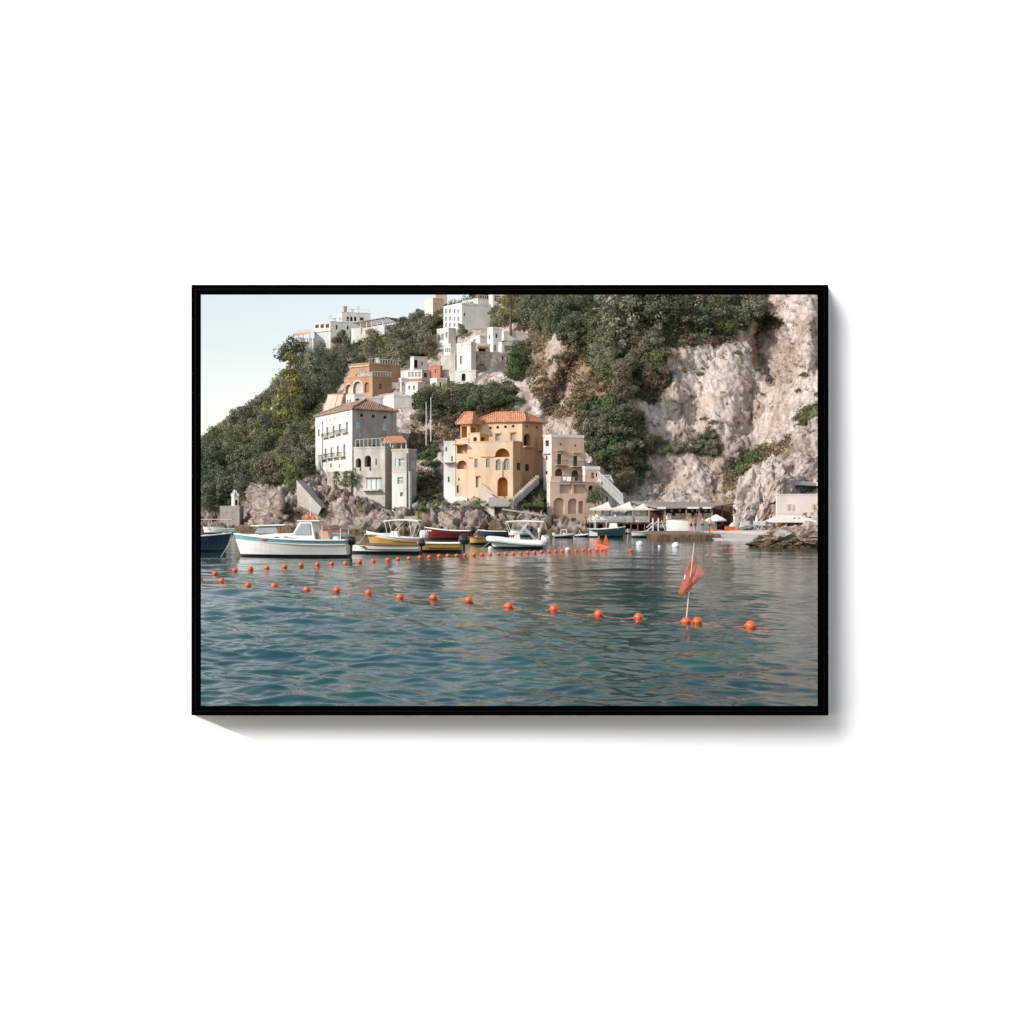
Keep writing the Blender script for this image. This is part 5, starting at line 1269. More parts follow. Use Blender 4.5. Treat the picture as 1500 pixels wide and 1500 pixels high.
# tents
def tent(x0, x1, xa_, ya, ye, yv, D, label, mat='canvas'):
    t = empty('canopy_tent', at((x0+x1)/2, 765, D), 0, label, 'canopy tent', 'cream canopy tents on the restaurant deck'); o = Vector(t.location); mb = MB()
    hw = (x1-x0)/2/F*D; ze = at(0, ye, D).z-o.z; zv = at(0, yv, D).z-o.z; ap = Vector((at(xa_, ya, D+hw*.8).x-o.x, hw*.8, zof(ya, D+hw*.8)-o.z)); dp = hw*1.6
    E = [Vector((-hw, 0, ze)), Vector((hw, 0, ze)), Vector((hw, dp, ze)), Vector((-hw, dp, ze))]
    for i in range(4):
        p, q = E[i], E[(i+1) % 4]; N = 6
        for k in range(N):                       # the roof sags between eave and peak
            t0, t1 = k/N, (k+1)/N
            f0, f1 = t0**1.45, t1**1.45
            def mixp(a_, tt, ff): v = a_.lerp(ap, tt); return Vector((v.x, v.y, a_.z+(ap.z-a_.z)*ff))
            mb.quad(mixp(p, t0, f0), mixp(q, t0, f0), mixp(q, t1, f1), mixp(p, t1, f1))
        mb.quad((p.x, p.y, zv), (q.x, q.y, zv), q, p)
    mb.build('canopy', M[mat], t, smooth=False)
    for e in E:
        mp = MB(); mp.tube([(e.x*.97, e.y*.97+.05, 0), (e.x*.97, e.y*.97+.05, zv+.1)], .07, 5); mp.build('post', M['greyroof'], t)
tent(866, 896, 891, 734.6, 744.4, 747.6, 126.6, 'leftmost cream tent on the restaurant deck, next to the tan house')
tent(896, 927, 922.6, 734.4, 744.4, 747.6, 126.4, 'second cream tent from the left on the restaurant deck')
tent(927, 951, 942.6, 737.2, 744.8, 747.4, 126.2, 'third cream tent from the left on the restaurant deck')
tent(951, 973, 957.4, 738.4, 745.2, 747.4, 126.0, 'rightmost and smallest cream tent on the restaurant deck')
# chairs and tables on the deck and in the pavilion
mb = MB(); mb.box(-.22, .22, -.22, .22, .42, .47); mb.box(-.22, .22, .19, .24, .47, .95)
for sx in (-1, 1):
    for sy in (-1, 1): mb.box(sx*.2-.025, sx*.2+.025, sy*.2-.025, sy*.2+.025, 0, .42)
chair_me = mb.build('chair', M['whitemetal']); 
def chairs(n, x0, x1, py, D, jit, label, group, first=[True]):
    for k in range(n):
        x = x0+(x1-x0)*k/(n-1)+random.uniform(-.8, .8); DD_ = D+random.uniform(0, jit); p = at(x, py, D)
        c = chair_me if first[0] else chair_me.copy()
        if not first[0]: COL.objects.link(c)
        first[0] = False
        c.location = (p.x, DD_, p.z); c.rotation_euler = (0, 0, random.uniform(0, 6.28)); tag(c, label, 'chair', group)
chairs(26, 866, 948, 765.0, 127.6, 3.0, 'white chair behind the railing of the tented restaurant deck', 'chairs on the tented deck')
mb = MB(); mb.lathe([(.0,.74), (.5,.74), (.52,.7), (.52,.3)], 10); mb.lathe([(.05,0), (.05,.7)], 6)
tab = mb.build('table', M['whitecanvas'])
def tables(xs, py, D, label, group, first=[True]):
    for x in xs:
        p = at(x, py, D); c = tab if first[0] else tab.copy()
        if not first[0]: COL.objects.link(c)
        first[0] = False
        c.location = p; tag(c, label, 'table', group)
tables((872, 884, 897, 909, 921, 934, 944), 765.0, 128.4, 'white covered table under the cream tents of the deck', 'tables on the tented deck')
# pavilion with the flat grey roof
t = empty('restaurant_pavilion', at(1020, 783, 124), 0, 'open sided restaurant pavilion with flat grey roof and white curved base, right of the tents', 'pavilion'); o = Vector(t.location); DP = 121.5
def Lp(px, py, D=DP): return at(px, py, D)-o
mb = MB(); a_, b_, c_, d_ = Lp(966, 743), Lp(1046, 741.5), Lp(1076, 737, 128), Lp(925, 734, 133)
mb.quad(a_, b_, c_, d_); dz = Vector((0,0,-.18)); mb.quad(d_+dz, c_+dz, b_+dz, a_+dz)
for p, q in ((a_,b_),(b_,c_),(c_,d_),(d_,a_)): mb.quad(p+dz, q+dz, q, p)
mb.build('roof', M['greyroof'], t)
for px in (975, 1006, 1025, 1044):
    p, q = Lp(px, 765), Lp(px, 742.4); mp = MB(); mp.box(p.x-.08, p.x+.08, p.y+.3, p.y+.46, p.z, q.z-.1); mp.build('post', M['wood'], t)
for px, D in ((1058, 125), (1071, 128)):
    p, q = Lp(px, 768, D), Lp(px, 741, D); mp = MB(); mp.box(p.x-.08, p.x+.08, p.y, p.y+.16, p.z, q.z-.1); mp.build('post', M['wood'], t)
mb = MB(); a_, b_ = Lp(974, 765.5), Lp(1048, 760.2); mb.box(a_.x, b_.x, a_.y+.2, a_.y+.4, a_.z, b_.z); mb.build('parapet', M['brown'], t)
mb = MB(); a_, b_ = Lp(974, 766.5), Lp(1048, 765.5); mb.box(a_.x, b_.x, a_.y+.1, a_.y+8, a_.z, b_.z); mb.build('floor', M['concrete'], t)
mb = MB(); a_, b_ = Lp(950, 768, 130), Lp(1074, 741, 130); mb.box(a_.x, b_.x, a_.y, a_.y+.3, a_.z, b_.z); mb.build('back_wall', M['brownwood'], t)
mb = MB()       # white curved base wall
N = 16
for k in range(N):
    u0, u1 = k/N, (k+1)/N
    def cw(u, top_):
        px = 976+u*72; D = DP-1.2*math.sin(u*math.pi)-.2; yy = 761.5+5.5*u**1.5 if top_ else 785
        return at(px, yy, D)-o
    mb.quad(cw(u0, 0), cw(u1, 0), cw(u1, 1), cw(u0, 1)); a1, b1 = cw(u0, 1), cw(u1, 1); mb.quad(a1, b1, b1+Vector((0,.5,0)), a1+Vector((0,.5,0)))
mb.build('curved_base_wall', M['white'], t, smooth=True)
mb = MB(); 
for (x0, x1) in ((963, 975.5), (1007, 1024), (1029.5, 1042)):
    a_, b_ = Lp(x0, 745.2, DP-.1), Lp(x1, 742.6, DP-.1); mb.box(a_.x, b_.x, a_.y, a_.y+.06, a_.z, b_.z)
mb.build('awning_strip', M['whitecanvas'], t)
for x in (979, 991, 1002, 1013, 1029, 1037): 
    pass
tables((981, 993, 1011, 1018, 1030, 1038), 764.4, DP+2.4, 'white covered table inside the open pavilion behind the brown parapet', 'tables in the pavilion')
chairs(16, 977, 1043, 763.6, DP+1.0, 1.2, 'white chair inside the open pavilion behind the brown parapet', 'chairs in the pavilion')
for k, x in enumerate((984, 996, 1014, 1021, 1034, 1041)):
    mb = MB(); p = at(x, 748, DP+2); mb.lathe([(.0,-.13), (.1,-.1), (.14,0), (.1,.1), (0,.13)], 8); mb.tube([(0,0,.1), (0,0,.7)], .012, 4)
    tag(mb.build('pendant_lamp', M['whitecanvas'], None, p), 'round pale pendant lamp hanging in the dark pavilion', 'lamp', 'pendant lamps in the pavilion')
# parasols
def parasol(label, px, yb, yt, rpx, D, closed=False):
    t = empty('parasol', at(px, yb, D), 0, label, 'parasol'); H = (yb-yt)/F*D; r = rpx/F*D; mb = MB()
    mb.tube([(0,0,0), (0,0,H)], .035, 6); mb.build('pole', M['whitemetal'], t); mb = MB()
    if closed: mb.lathe([(.03, H), (.14, H*.8), (.19, H*.55), (.22, H*.3), (.05, H*.28)], 8)
    else: mb.lathe([(.02, H), (r*.5, H-.28), (r, H-.62), (r, H-.78), (r*.96, H-.66), (0.03, H-.06)], 8)
    mb.build('canopy', M['whitecanvas'], t)
parasol('wide open white parasol in front of the pavilion', 1049, 777, 753.4, 15.5, 118)
parasol('closed white parasol standing on the pebble beach', 1108.5, 781, 754, 8, 112, True)
parasol('small cream parasol near the beach steps', 1073, 779, 765, 7, 116)
# beach loungers / deck chairs
mb = MB(); mb.box(-.3, .3, -.8, .6, .3, .36); mb.obox((-.3,.6,.33), (.6,0,0), (0,.5,.45), (0,.04,-.05))
for sx in (-.27, .27):
    for sy in (-.7, .5): mb.box(sx-.02, sx+.02, sy-.02, sy+.02, 0, .3)
ln = mb.build('deck_chair', M['greyrub'])
for k, x in enumerate((1098, 1103, 1112, 1117, 1122, 1127)):
    c = ln if k == 0 else ln.copy()
    if k: COL.objects.link(c)
    c.location = (at(x, 780, 110).x, 110+random.uniform(-1, 1), .95); c.rotation_euler = (0, 0, random.uniform(-.8, .8)); tag(c, 'grey deck chair on the pebble beach beside the closed parasol', 'deck chair', 'deck chairs on the beach')
# white house on the right
HW = House('house', 'white house with brown shutters and lower red walls at the right edge', 'house', 1136.5, 1138, 1216, 725, 772, 114, 60, 4, 'white', 'pinkwhite', deep=3)
HW.win('R', 1155, 739, 1160, 747.6, 'paleglass', shut='tan', bars=1); HW.win('R', 1192, 739, 1198, 747.6, 'paleglass', shut='tan', bars=1)
HW.win('R', 1152, 764, 1172, 776, 'dark', False, 1.0, name='doorway'); HW.win('R', 1190, 765, 1198, 770, 'paleglass')
HW.finish('flat')
HW.box_on('R', 1138.4, 764.4, 1151.4, 776, .12, 'terra', 'painted_plinth'); HW.box_on('R', 1172.6, 764.4, 1189.4, 776, .12, 'terra', 'painted_plinth')
t = empty('awning', at(1160, 764, 112), 0, 'long pale striped awning shading the ground floor of the white house', 'awning'); o = Vector(t.location); mb = MB()
a_, b_, c_, d_ = at(1119, 763.5, 110.5)-o, at(1216, 764, 110)-o, at(1216, 755.5, 113.8)-o, at(1137, 754.5, 113.8)-o
mb.quad(a_, b_, c_, d_); dz = Vector((0,0,-.12)); mb.quad(d_+dz, c_+dz, b_+dz, a_+dz); mb.quad(a_+dz, b_+dz, b_, a_); mb.quad(d_+dz, a_+dz, a_, d_); mb.build('canopy', M['canvas'], t)
for px in (1122, 1152, 1182): p = at(px, 763, 110.4)-o; mp = MB(); mp.tube([(p.x, p.y, p.z-1.6), p], .05, 5); mp.build('post', M['wood'], t)
t = empty('roof_canopy', at(1180, 703, 121), 0, 'white flat roof edge of a building on the rocks above the white house', 'roof'); mb = MB(); a_, b_ = at(1162, 704.5, 121), at(1216, 707, 119); o = Vector(t.location)
dv = b_-a_; mb.obox(a_-o-Vector((0,0,.45)), dv, (0,3,0), (0,0,.45)); mb.build('slab', M['white'], t)
h = House('kiosk', 'small white beach hut wall with a dark doorway between the pavilion and the outcrop', 'hut', 1074, 1076, 1087, 755, 776, 118, 40, 10, 'whiteold', 'whiteold', deep=2); h.win('R', 1081.5, 766, 1084, 776, 'dark', name='doorway'); h.finish('flat')
qbox('orange_screen', 'orange reed screen beside the white house', 'screen', 1112, 1137, 747, 768, 117, .2, 'deeporange')
qbox('lifeguard_board', 'orange rescue board with a red ring on the end of the quay', 'board', 1062, 1077, 771, 779, 115, .25, 'buoy')

# ------------------------------------------------------------------ boats
def hull_parts(root, L, B, H, mats, stern=.82, sheer=.45, rake=.12, flare=.22, full=.45, stripe=None, draft=.3):
    """lofted hull, stern at x=-L/2, bow at +L/2"""
    n = 22
    rows = []
    for i in range(n):
        t = i/(n-1); x = -L/2+L*t*(1-rake*.5)
        if t < full: wv = stern+(1-stern)*math.sin(t/full*math.pi/2)
        else: wv = max(0.0, 1-((t-full)/(1-full))**2.1)
        hb = B/2*wv; zs = H*(1+sheer*t**2.2+.06*(1-t)**2)
        rows.append((t, x, hb, zs))
    def P(r, lev, side):
        t, x, hb, zs = rows[r]
        z = {0: -draft*(1-t**3), 1: .16, 2: None, 3: None, 4: zs}[lev]
        if lev == 2: z = .16+(zs-.16)*.55
        if lev == 3: z = .16+(zs-.16)*.74
        k = (z+draft)/(zs+draft); wv = 0 if lev == 0 else hb*((1-flare)+flare*k)*min(1, k**.35)
        return (x+L*rake*.5*t**3*k, side*wv, z)
    def strip(l0, l1):
        mb = MB()
        for i in range(n-1):
            for sd_ in (-1, 1):
                a, b, c, d = P(i, l0, sd_), P(i+1, l0, sd_), P(i+1, l1, sd_), P(i, l1, sd_)
                mb.quad(a, b, c, d) if sd_ < 0 else mb.quad(d, c, b, a)
        mb.quad(P(0, l0, -1), P(0, l1, -1), P(0, l1, 1), P(0, l0, 1)); return mb
    strip(0, 1).build('antifouling', mats['boot'], root, smooth=False)
    mb = strip(1, 3) if stripe else strip(1, 4)
    hu = mb.build('hull', mats['hull'], root, smooth=False)
    if stripe: strip(3, 4).build('stripe', stripe, root)
    mg = MB()
    for sd_ in (-1, 1): mg.tube([P(i, 4, sd_) for i in range(n)], .05, 6)
    mg.tube([P(0, 4, -1), P(0, 4, 1)], .05, 6); mg.build('gunwale', mats['rail'], root)
    md = MB()
    for i in range(n-1):
        t, x, hb, zs = rows[i]; t2, x2, hb2, zs2 = rows[i+1]; dk = .28 if t < .72 else .04
        a = P(i, 4, -1); b = P(i+1, 4, -1); c = P(i+1, 4, 1); d = P(i, 4, 1)
        md.quad((a[0], a[1]*.93, a[2]-dk), (b[0], b[1]*.93, b[2]-dk), (c[0], c[1]*.93, c[2]-dk), (d[0], d[1]*.93, d[2]-dk))
    md.build('deck', mats['deck'], root)
    tip = P(n-1, 4, 1); ml = MB(); ml.tube([(tip[0]-.1, 0, tip[2]), (tip[0]+.35, .12, tip[2]*.45), (tip[0]+.75, .3, -.12)], .018, 4); ml.build('mooring_line', M['paleRope'], root)
    mc = MB(); mc.box(tip[0]-.62, tip[0]-.42, -.09, .09, rows[n-4][3]-.03, rows[n-4][3]+.12); mc.build('cleat', M['greyrub'], root)
    return rows
def boat_root(name, label, x0, x1, py, bow, yaw=0, cat='boat', group=None, D=None):
    D = D or wl(py); c = (x0+x1)/2
    root = empty(name, ((c-750)/F*D, D, 0), (R(180) if bow == 'L' else 0)+R(yaw), label, cat, group)
    return root, (x1-x0)/F*D/max(.5, math.cos(R(yaw)))
def outboard(root, x, z, s=1.0, mat='black'):
    e = empty('outboard_motor', (x, 0, z)); e.parent = root
    mb = MB(); mb.lathe([(0,.62*s), (.16*s,.6*s), (.24*s,.5*s), (.27*s,.25*s), (.22*s,0), (0,0)], 10); c = mb.build('cowling', M[mat], e); c.scale = (1.35, 1, 1)
    mb = MB(); mb.box(-.07*s, .07*s, -.05*s, .05*s, -.9*s, 0); mb.box(-.2*s, .12*s, -.09*s, .09*s, -.05*s, .03*s); mb.build('leg', M['greyrub'] if mat != 'black' else M['black'], e)
def frame_tubes(root, name, segs, r, mat):
    mb = MB()
    for s in segs: mb.tube(s, r, 5)
    return mb.build(name, M[mat], root)
def mats(h, r, d='whiteold', b='boot'): return dict(hull=M[h], rail=M[r], deck=M[d], boot=M[b])

# 1 big white cabin boat
r_, L = boat_root('cabin_boat', 'large white cabin boat with pale blue stripe and red flag floats, front left', 340, 513, 815.5, 'L', -6)
hull_parts(r_, L, 2.6, .98, mats('hullwhite', 'hullwhite'), stern=.78, sheer=.42, rake=.16, stripe=M['paleblue'])
mb = MB()                                           # raised coachroof
def wedge(mb, x0, x1, xt0, xt1, y, yt, z0, z1):
    b = [(x0,-y,z0), (x1,-y,z0), (x1,y,z0), (x0,y,z0)]; t = [(xt0,-yt,z1), (xt1,-yt,z1), (xt1,yt,z1), (xt0,yt,z1)]
    mb.quad(*t); mb.quad(b[0], b[1], t[1], t[0]); mb.quad(b[1], b[2], t[2], t[1]); mb.quad(b[2], b[3], t[3], t[2]); mb.quad(b[3], b[0], t[0], t[3])
cr = [(-.6, .86, .72), (.6, .86, .70), (1.6, .72, .56), (2.5, .42, .30), (2.9, .20, .12)]
for (xa_, ya_, ta_), (xb_, yb_, tb_) in zip(cr[:-1], cr[1:]):
    za_, zb_ = 1.44-.05*max(0, xa_), 1.44-.05*max(0, xb_)
    for sg in (-1, 1): mb.quad((xa_, sg*ya_, .85), (xb_, sg*yb_, .85), (xb_, sg*tb_, zb_), (xa_, sg*ta_, za_))
    mb.quad((xa_, -ta_, za_), (xb_, -tb_, zb_), (xb_, tb_, zb_), (xa_, ta_, za_))
mb.quad((2.9, -.2, .85), (2.9, .2, .85), (2.9, .12, 1.3), (2.9, -.12, 1.3)); mb.build('coachroof', M['hullwhite'], r_)
mb = MB()
for x in (-.25, .35):
    mb.lathe([(0, 0), (.30, 0), (.30, .05), (0, .05)], 12); 
    base = len(mb.v)-48
    for i in range(base, len(mb.v)):
        vx, vy, vz = mb.v[i]; mb.v[i] = (x+vx*.75+.3, .80-.02+vz+(.0), 1.12+vy*.42)
mb.build('porthole', M['glass'], r_)
mb = MB(); wedge(mb, -1.75, -.05, -1.45, -.75, .78, .66, .9, 2.15); wh = mb.build('wheelhouse', M['hullwhite'], r_)
mb = MB()
for sgn in (-1, 1): mb.poly([(-1.45, sgn*.80, 1.35), (-.42, sgn*.80, 1.35), (-.86, sgn*.73, 2.02), (-1.38, sgn*.73, 2.02)])
mb.poly([(-.25, -.66, 1.35), (-.25, .66, 1.35), (-.70, .58, 2.05), (-.70, -.58, 2.05)]); mb.build('window', M['paleglass'], wh)
mb = MB(); mb.obox((-1.95,-.74,2.15), (1.35,0,0), (0,1.48,0), (0,0,.06)); mb.build('roof', M['hullwhite'], wh)
mb = MB(); wedge(mb, .55, 2.05, .75, 1.75, .7, .62, 1.42, 1.88); fc = mb.build('forward_cabin', M['paleglass'], r_)
mb = MB(); mb.obox((.15,-.78,1.90), (2.1,0,-.06), (0,1.56,0), (0,0,.07)); mb.build('roof', M['hullwhite'], fc)
mb = MB()
for k in range(3): mb.box(.0+k*.22, .16+k*.22, .70, .74, 1.45, 1.85)
mb.build('wooden_slats', M['varnish'], fc)
mb = MB(); wedge(mb, -2.6, -1.78, -2.4, -1.78, .5, .5, .75, 1.55); mb.build('engine_box', M['tan'], r_)
frame_tubes(r_, 'mast', [[(-1.2,0,2.2), (-1.2,0,3.0)]], .03, 'whitemetal'); frame_tubes(r_, 'stern_rail', [[(-3.3,.9,.9),(-3.3,.9,1.7),(-3.3,-.9,1.7),(-3.3,-.9,.9)]], .025, 'whitemetal'); frame_tubes(r_, 'stanchion', [[(-2.2,.95,.9),(-2.2,.95,1.9)]], .025, 'whitemetal'); frame_tubes(r_, 'stanchion', [[(-2.6,-.95,.9),(-2.6,-.95,1.6)]], .025, 'whitemetal')
frame_tubes(r_, 'tiller', [[(-4.2,0,1.05), (-3.2,.1,1.2)]], .04, 'varnish')
outboard(r_, -L/2-.12, .75, .8)
mb = MB(); 
for (x, y, z) in ((-1.25,-.1,2.25), (-1.1,.2,2.3), (-.9,-.3,2.24), (-1.5,.3,2.24)): mb.lathe([(0,-.02), (.13,.02), (.15,.1), (.1,.2), (0,.22)], 8, 0, (x,y,z))
tag(mb.build('flag_float', M['buoy'], None, r_.location, r_.rotation_euler.z), 'orange fishing floats lying on the wheelhouse roof of the cabin boat', 'fishing float')
for (x, y, z, m_, lab) in ((1.15, .88, 1.02, 'buoy', 'orange fender lying on the side deck of the cabin boat'), (-.1, .9, 1.0, 'greyrub', 'grey coil of rope on the side deck of the cabin boat'), (-2.9, .3, .85, 'whitecanvas', 'white bucket and sheets in the stern of the cabin boat')):
    mb = MB(); mb.lathe([(0,0), (.2,.0), (.26,.1), (.2,.22), (0,.26)], 10); o = mb.build({'buoy': 'fender', 'greyrub': 'rope_coil', 'whitecanvas': 'bucket'}[m_], M[m_], None, r_.matrix_basis @ Vector((x,y,z)), 0); o.scale = (1.8, .8, .8) if m_ != 'whitecanvas' else (1, 1, 1.6); tag(o, lab, {'buoy': 'fender', 'greyrub': 'rope', 'whitecanvas': 'bucket'}[m_])
# 2 dark blue boat cut by the left edge
r_, L = boat_root('motor_boat', 'dark blue motor boat cut off by the left edge of the picture', 232, 340, 808.5, 'R', -4); hull_parts(r_, L, 2.0, .95, mats('navy', 'hullwhite'), rake=.2, sheer=.35)
# 3 white boat with green nets and canopy far left
r_, L = boat_root('fishing_boat', 'small white fishing boat heaped with green nets under a flat canopy, far left', 298, 344, 782, 'L', 6, D=128); hull_parts(r_, L, 1.7, .6, mats('hullwhite', 'hullwhite'), sheer=.4)
[frame_tubes(r_, 'canopy_post', [[(x, y, .5), (x, y, 1.75)]], .03, 'whitemetal') for x in (-1.2, 1.2) for y in (-.6, .6)]; mb = MB(); mb.box(-1.7, 2.3, -.8, .8, 1.75, 1.82); mb.build('canopy', M['canvas'], r_)
mb = MB(); mb.lathe([(0,.35), (.4,.3), (.7,.12), (.75,0)], 12); o = mb.build('fishing_net', M['greennet'], None, Vector(r_.location)+Vector((-.3,-.1,.5)), 0); o.scale = (1.9, .8, 1.3); tag(o, 'heap of green fishing net in the white boat at the far left', 'fishing net')
# 4 white boat with brown gunwale
r_, L = boat_root('rowing_boat', 'long low white boat with brown gunwale, right behind the cabin boat stern', 513, 616, 810.5, 'L', -6); hull_parts(r_, L, 1.8, .56, mats('hullwhite', 'varnish', 'wood'), sheer=.12, rake=.06); outboard(r_, -L/2-.1, .5, .7, 'black')
mb = MB()
for x in (-1.4, 0, 1.4): mb.box(x-.14, x+.14, -.75, .75, .45, .5)
mb.build('thwart', M['wood'], r_)
# 5 white speedboat with ochre side and bimini
r_, L = boat_root('speedboat', 'white speedboat with ochre lower hull and a tall sun canopy, behind the brown gunwale boat', 536, 619, 802, 'L', -5); hull_parts(r_, L, 2.0, .70, mats('yellow', 'hullwhite'), sheer=.75, rake=.22, stripe=M['hullwhite'])
mb = MB(); wedge(mb, -.4, .6, -.3, .1, .5, .4, .7, 1.25); cs = mb.build('console', M['hullwhite'], r_)
mb = MB(); mb.lathe([(0,.1), (.7,.08), (.9,0)], 12); o = mb.build('foredeck', M['hullwhite'], r_, (1.1, 0, 1.0)); o.scale = (1.4, .75, 1)
[frame_tubes(r_, 'canopy_frame', [[(x, y, .75), (x2, y, 2.05)] for x, x2 in ((.3, .6), (.3, -.9), (-1.5, -1.3), (-1.5, -2.0))]+[[(-2.0, y, 2.05), (.6, y, 2.05)]], .022, 'whitemetal') for y in (-.8, .8)]; mb = MB()
for k in range(6):
    u0, u1 = k/6, (k+1)/6; zf = lambda u: 2.05+.12*math.sin(u*math.pi)
    mb.quad((-2.0+2.7*u0,-.85,zf(u0)), (-2.0+2.7*u1,-.85,zf(u1)), (-2.0+2.7*u1,.85,zf(u1)), (-2.0+2.7*u0,.85,zf(u0))); mb.quad((-2.0+2.7*u0,.85,zf(u0)-.1), (-2.0+2.7*u1,.85,zf(u1)-.1), (-2.0+2.7*u1,.85,zf(u1)), (-2.0+2.7*u0,.85,zf(u0)))
mb.build('sun_canopy', M['whitecanvas'], r_); outboard(r_, -L/2-.12, .75, .95, 'whitemetal')
# 6 ochre yellow boat in front
r_, L = boat_root('skiff', 'ochre yellow open skiff with black outboard, nearest in the row', 612, 676, 808.5, 'L', -5); hull_parts(r_, L, 1.6, .58, mats('yellow', 'hullwhite', 'wood'), sheer=.1, rake=.03, full=.8, stern=.95); outboard(r_, -L/2-.18, .55, 1.05, 'black')
# 7 maroon boat
r_, L = boat_root('motor_boat', 'dark red motor boat with white deck and black outboard, close to the shore rocks', 622, 690, 789.5, 'L', -3); hull_parts(r_, L, 2.0, .78, mats('maroon', 'hullwhite'), sheer=.5, rake=.2)
mb = MB(); wedge(mb, -.1, .7, 0, .3, .45, .35, .75, 1.25); mb.build('windscreen', M['paleglass'], r_); outboard(r_, -L/2-.15, .6, .95, 'black')
mb = MB()
for k in range(5): mb.box(L*.30+k*.2, L*.30+k*.2+.12, .74, .76, .78, .92)
o = mb.build('lettering', M['hullwhite'], r_); o.rotation_euler = (0, 0, R(-14)); o.location = (0, .62, 0)
# 8 second yellow skiff
r_, L = boat_root('skiff', 'second ochre skiff half hidden behind the white inflatable', 688, 736, 797.5, 'L', 2); hull_parts(r_, L, 1.5, .55, mats('yellow', 'varnish', 'wood'), sheer=.1, rake=.05, full=.8, stern=.95)
mb = MB()
for x in (-1.0, .3): mb.box(x-.12, x+.12, -.65, .65, .35, .4)
mb.build('thwart', M['wood'], r_)
# 9 white RIB with bimini
def rib(name, label, x0, x1, py, bow, yaw, tube_mat='hullwhite', frame=True, D=None):
    r_, L = boat_root(name, label, x0, x1, py, bow, yaw, D=D); s = L/4.6
    hull_parts(r_, L*.9, 1.3*s, .38*s, mats('hullwhite', tube_mat, 'greyrub'), sheer=.5, rake=.2)
    mb = MB(); N = 9
    side = [(-L/2+L*.8*k/N, .72*s, .42*s+.28*s*(k/N)**2) for k in range(N+1)]; nose = [(L*.36+L*.12*math.sin(a), .72*s*math.cos(a), (.72+.05*math.sin(a))*s) for a in [math.pi*j/8 for j in range(1, 8)]]
    pts = side+nose+[(x, -y, z) for (x, y, z) in side[::-1]]; mb.tube(pts, .23*s, 8); mb.build('inflatable_tube', M[tube_mat], r_, smooth=True)
    mb = MB(); wedge(mb, -.35*s, .3*s, -.25*s, .1*s, .35*s, .3*s, .4*s, 1.05*s); mb.build('console', M['hullwhite'], r_); outboard(r_, -L/2+.02, .5*s, .95*s, 'whitemetal')
    return r_, L, s
r_, L, s = rib('inflatable_boat', 'white inflatable boat with sun canopy frame and white outboard, before the apricot house', 714, 799, 803.5, 'L', -6)
frame_tubes(r_, 'canopy_frame', [[(.3,y,.7), (.75,y,1.95)] for y in (-.65,.65)]+[[(.75,y,1.95), (-2.0,y,1.95)] for y in (-.65,.65)]+[[(-1.5,y,.6), (-.2,y,1.95)] for y in (-.65,.65)]+[[(-1.6,y,.6), (-1.9,y,1.95)] for y in (-.65,.65)]+[[(.2,y,.6), (-.9,y,1.95)] for y in (-.65,.65)]+[[(x,-.65,1.95), (x,.65,1.95)] for x in (.75,-.6,-2.0)], .022, 'whitemetal')
mb = MB(); mb.tube([(.75,-.68,1.98), (-.4,-.68,2.04), (-2.0,-.68,1.98)], .055, 6); mb.tube([(.75,.68,1.98), (-.4,.68,2.04), (-2.0,.68,1.98)], .055, 6); mb.build('rolled_canopy', M['whitecanvas'], r_)
mb = MB(); 
for y in (-.4, .4): mb.box(-1.75, -1.62, y-.18, y+.18, 1.2, 1.55)
mb.build('folded_seats', M['whitecanvas'], r_)
# 10 dark boats behind
r_, L = boat_root('motor_boat', 'dark grey motor boat with black outboard behind the white inflatable', 700, 742, 787, 'L', 4); hull_parts(r_, L, 1.7, .6, mats('navy', 'hullwhite'), sheer=.3, rake=.15); outboard(r_, -L/2-.12, .55, .9, 'black')
r_, L = boat_root('motor_boat', 'white motor boat with blue trim moored at the rocks right of the dark red boat', 744, 776, 785.6, 'L', 2); hull_parts(r_, L, 1.7, .6, mats('hullwhite', 'paleblue'), sheer=.3, rake=.15); outboard(r_, -L/2-.12, .55, .9, 'black')
r_, L = boat_root('speedboat', 'small white boat with red trim half hidden behind the cabin boat stern', 455, 508, 789, 'L', 5); hull_parts(r_, L, 1.8, .7, mats('hullwhite', 'red'), sheer=.6, rake=.18)
# 11 two small RIBs with arches
r_, L, s = rib('inflatable_boat', 'small grey inflatable with a white roll bar, under the tan house', 811, 842, 787.6, 'R', -4, 'greyrub'); frame_tubes(r_, 'roll_bar', [[(-.8*s,-.5*s,.5*s), (-.7*s,-.5*s,1.75*s), (-.7*s,.5*s,1.75*s), (-.8*s,.5*s,.5*s)], [(.5*s,-.5*s,.5*s), (.5*s,-.5*s,1.7*s), (.5*s,.5*s,1.7*s), (.5*s,.5*s,.5*s)], [(-.7*s,.5*s,1.75*s),(.5*s,.5*s,1.7*s)]], .05, 'whitemetal')
r_, L, s = rib('inflatable_boat', 'small white inflatable with leaning ladder frame, left of the green boat', 840, 864, 786.4, 'R', -3, 'hullwhite'); frame_tubes(r_, 'ladder_frame', [[(-.9*s,-.3*s,.5*s), (-.6*s,-.3*s,1.8*s), (0,-.3*s,.6*s)], [(-.9*s,.3*s,.5*s), (-.6*s,.3*s,1.8*s), (0,.3*s,.6*s)], [(-.6*s,-.3*s,1.8*s), (-.6*s,.3*s,1.8*s)]], .06, 'whitemetal')
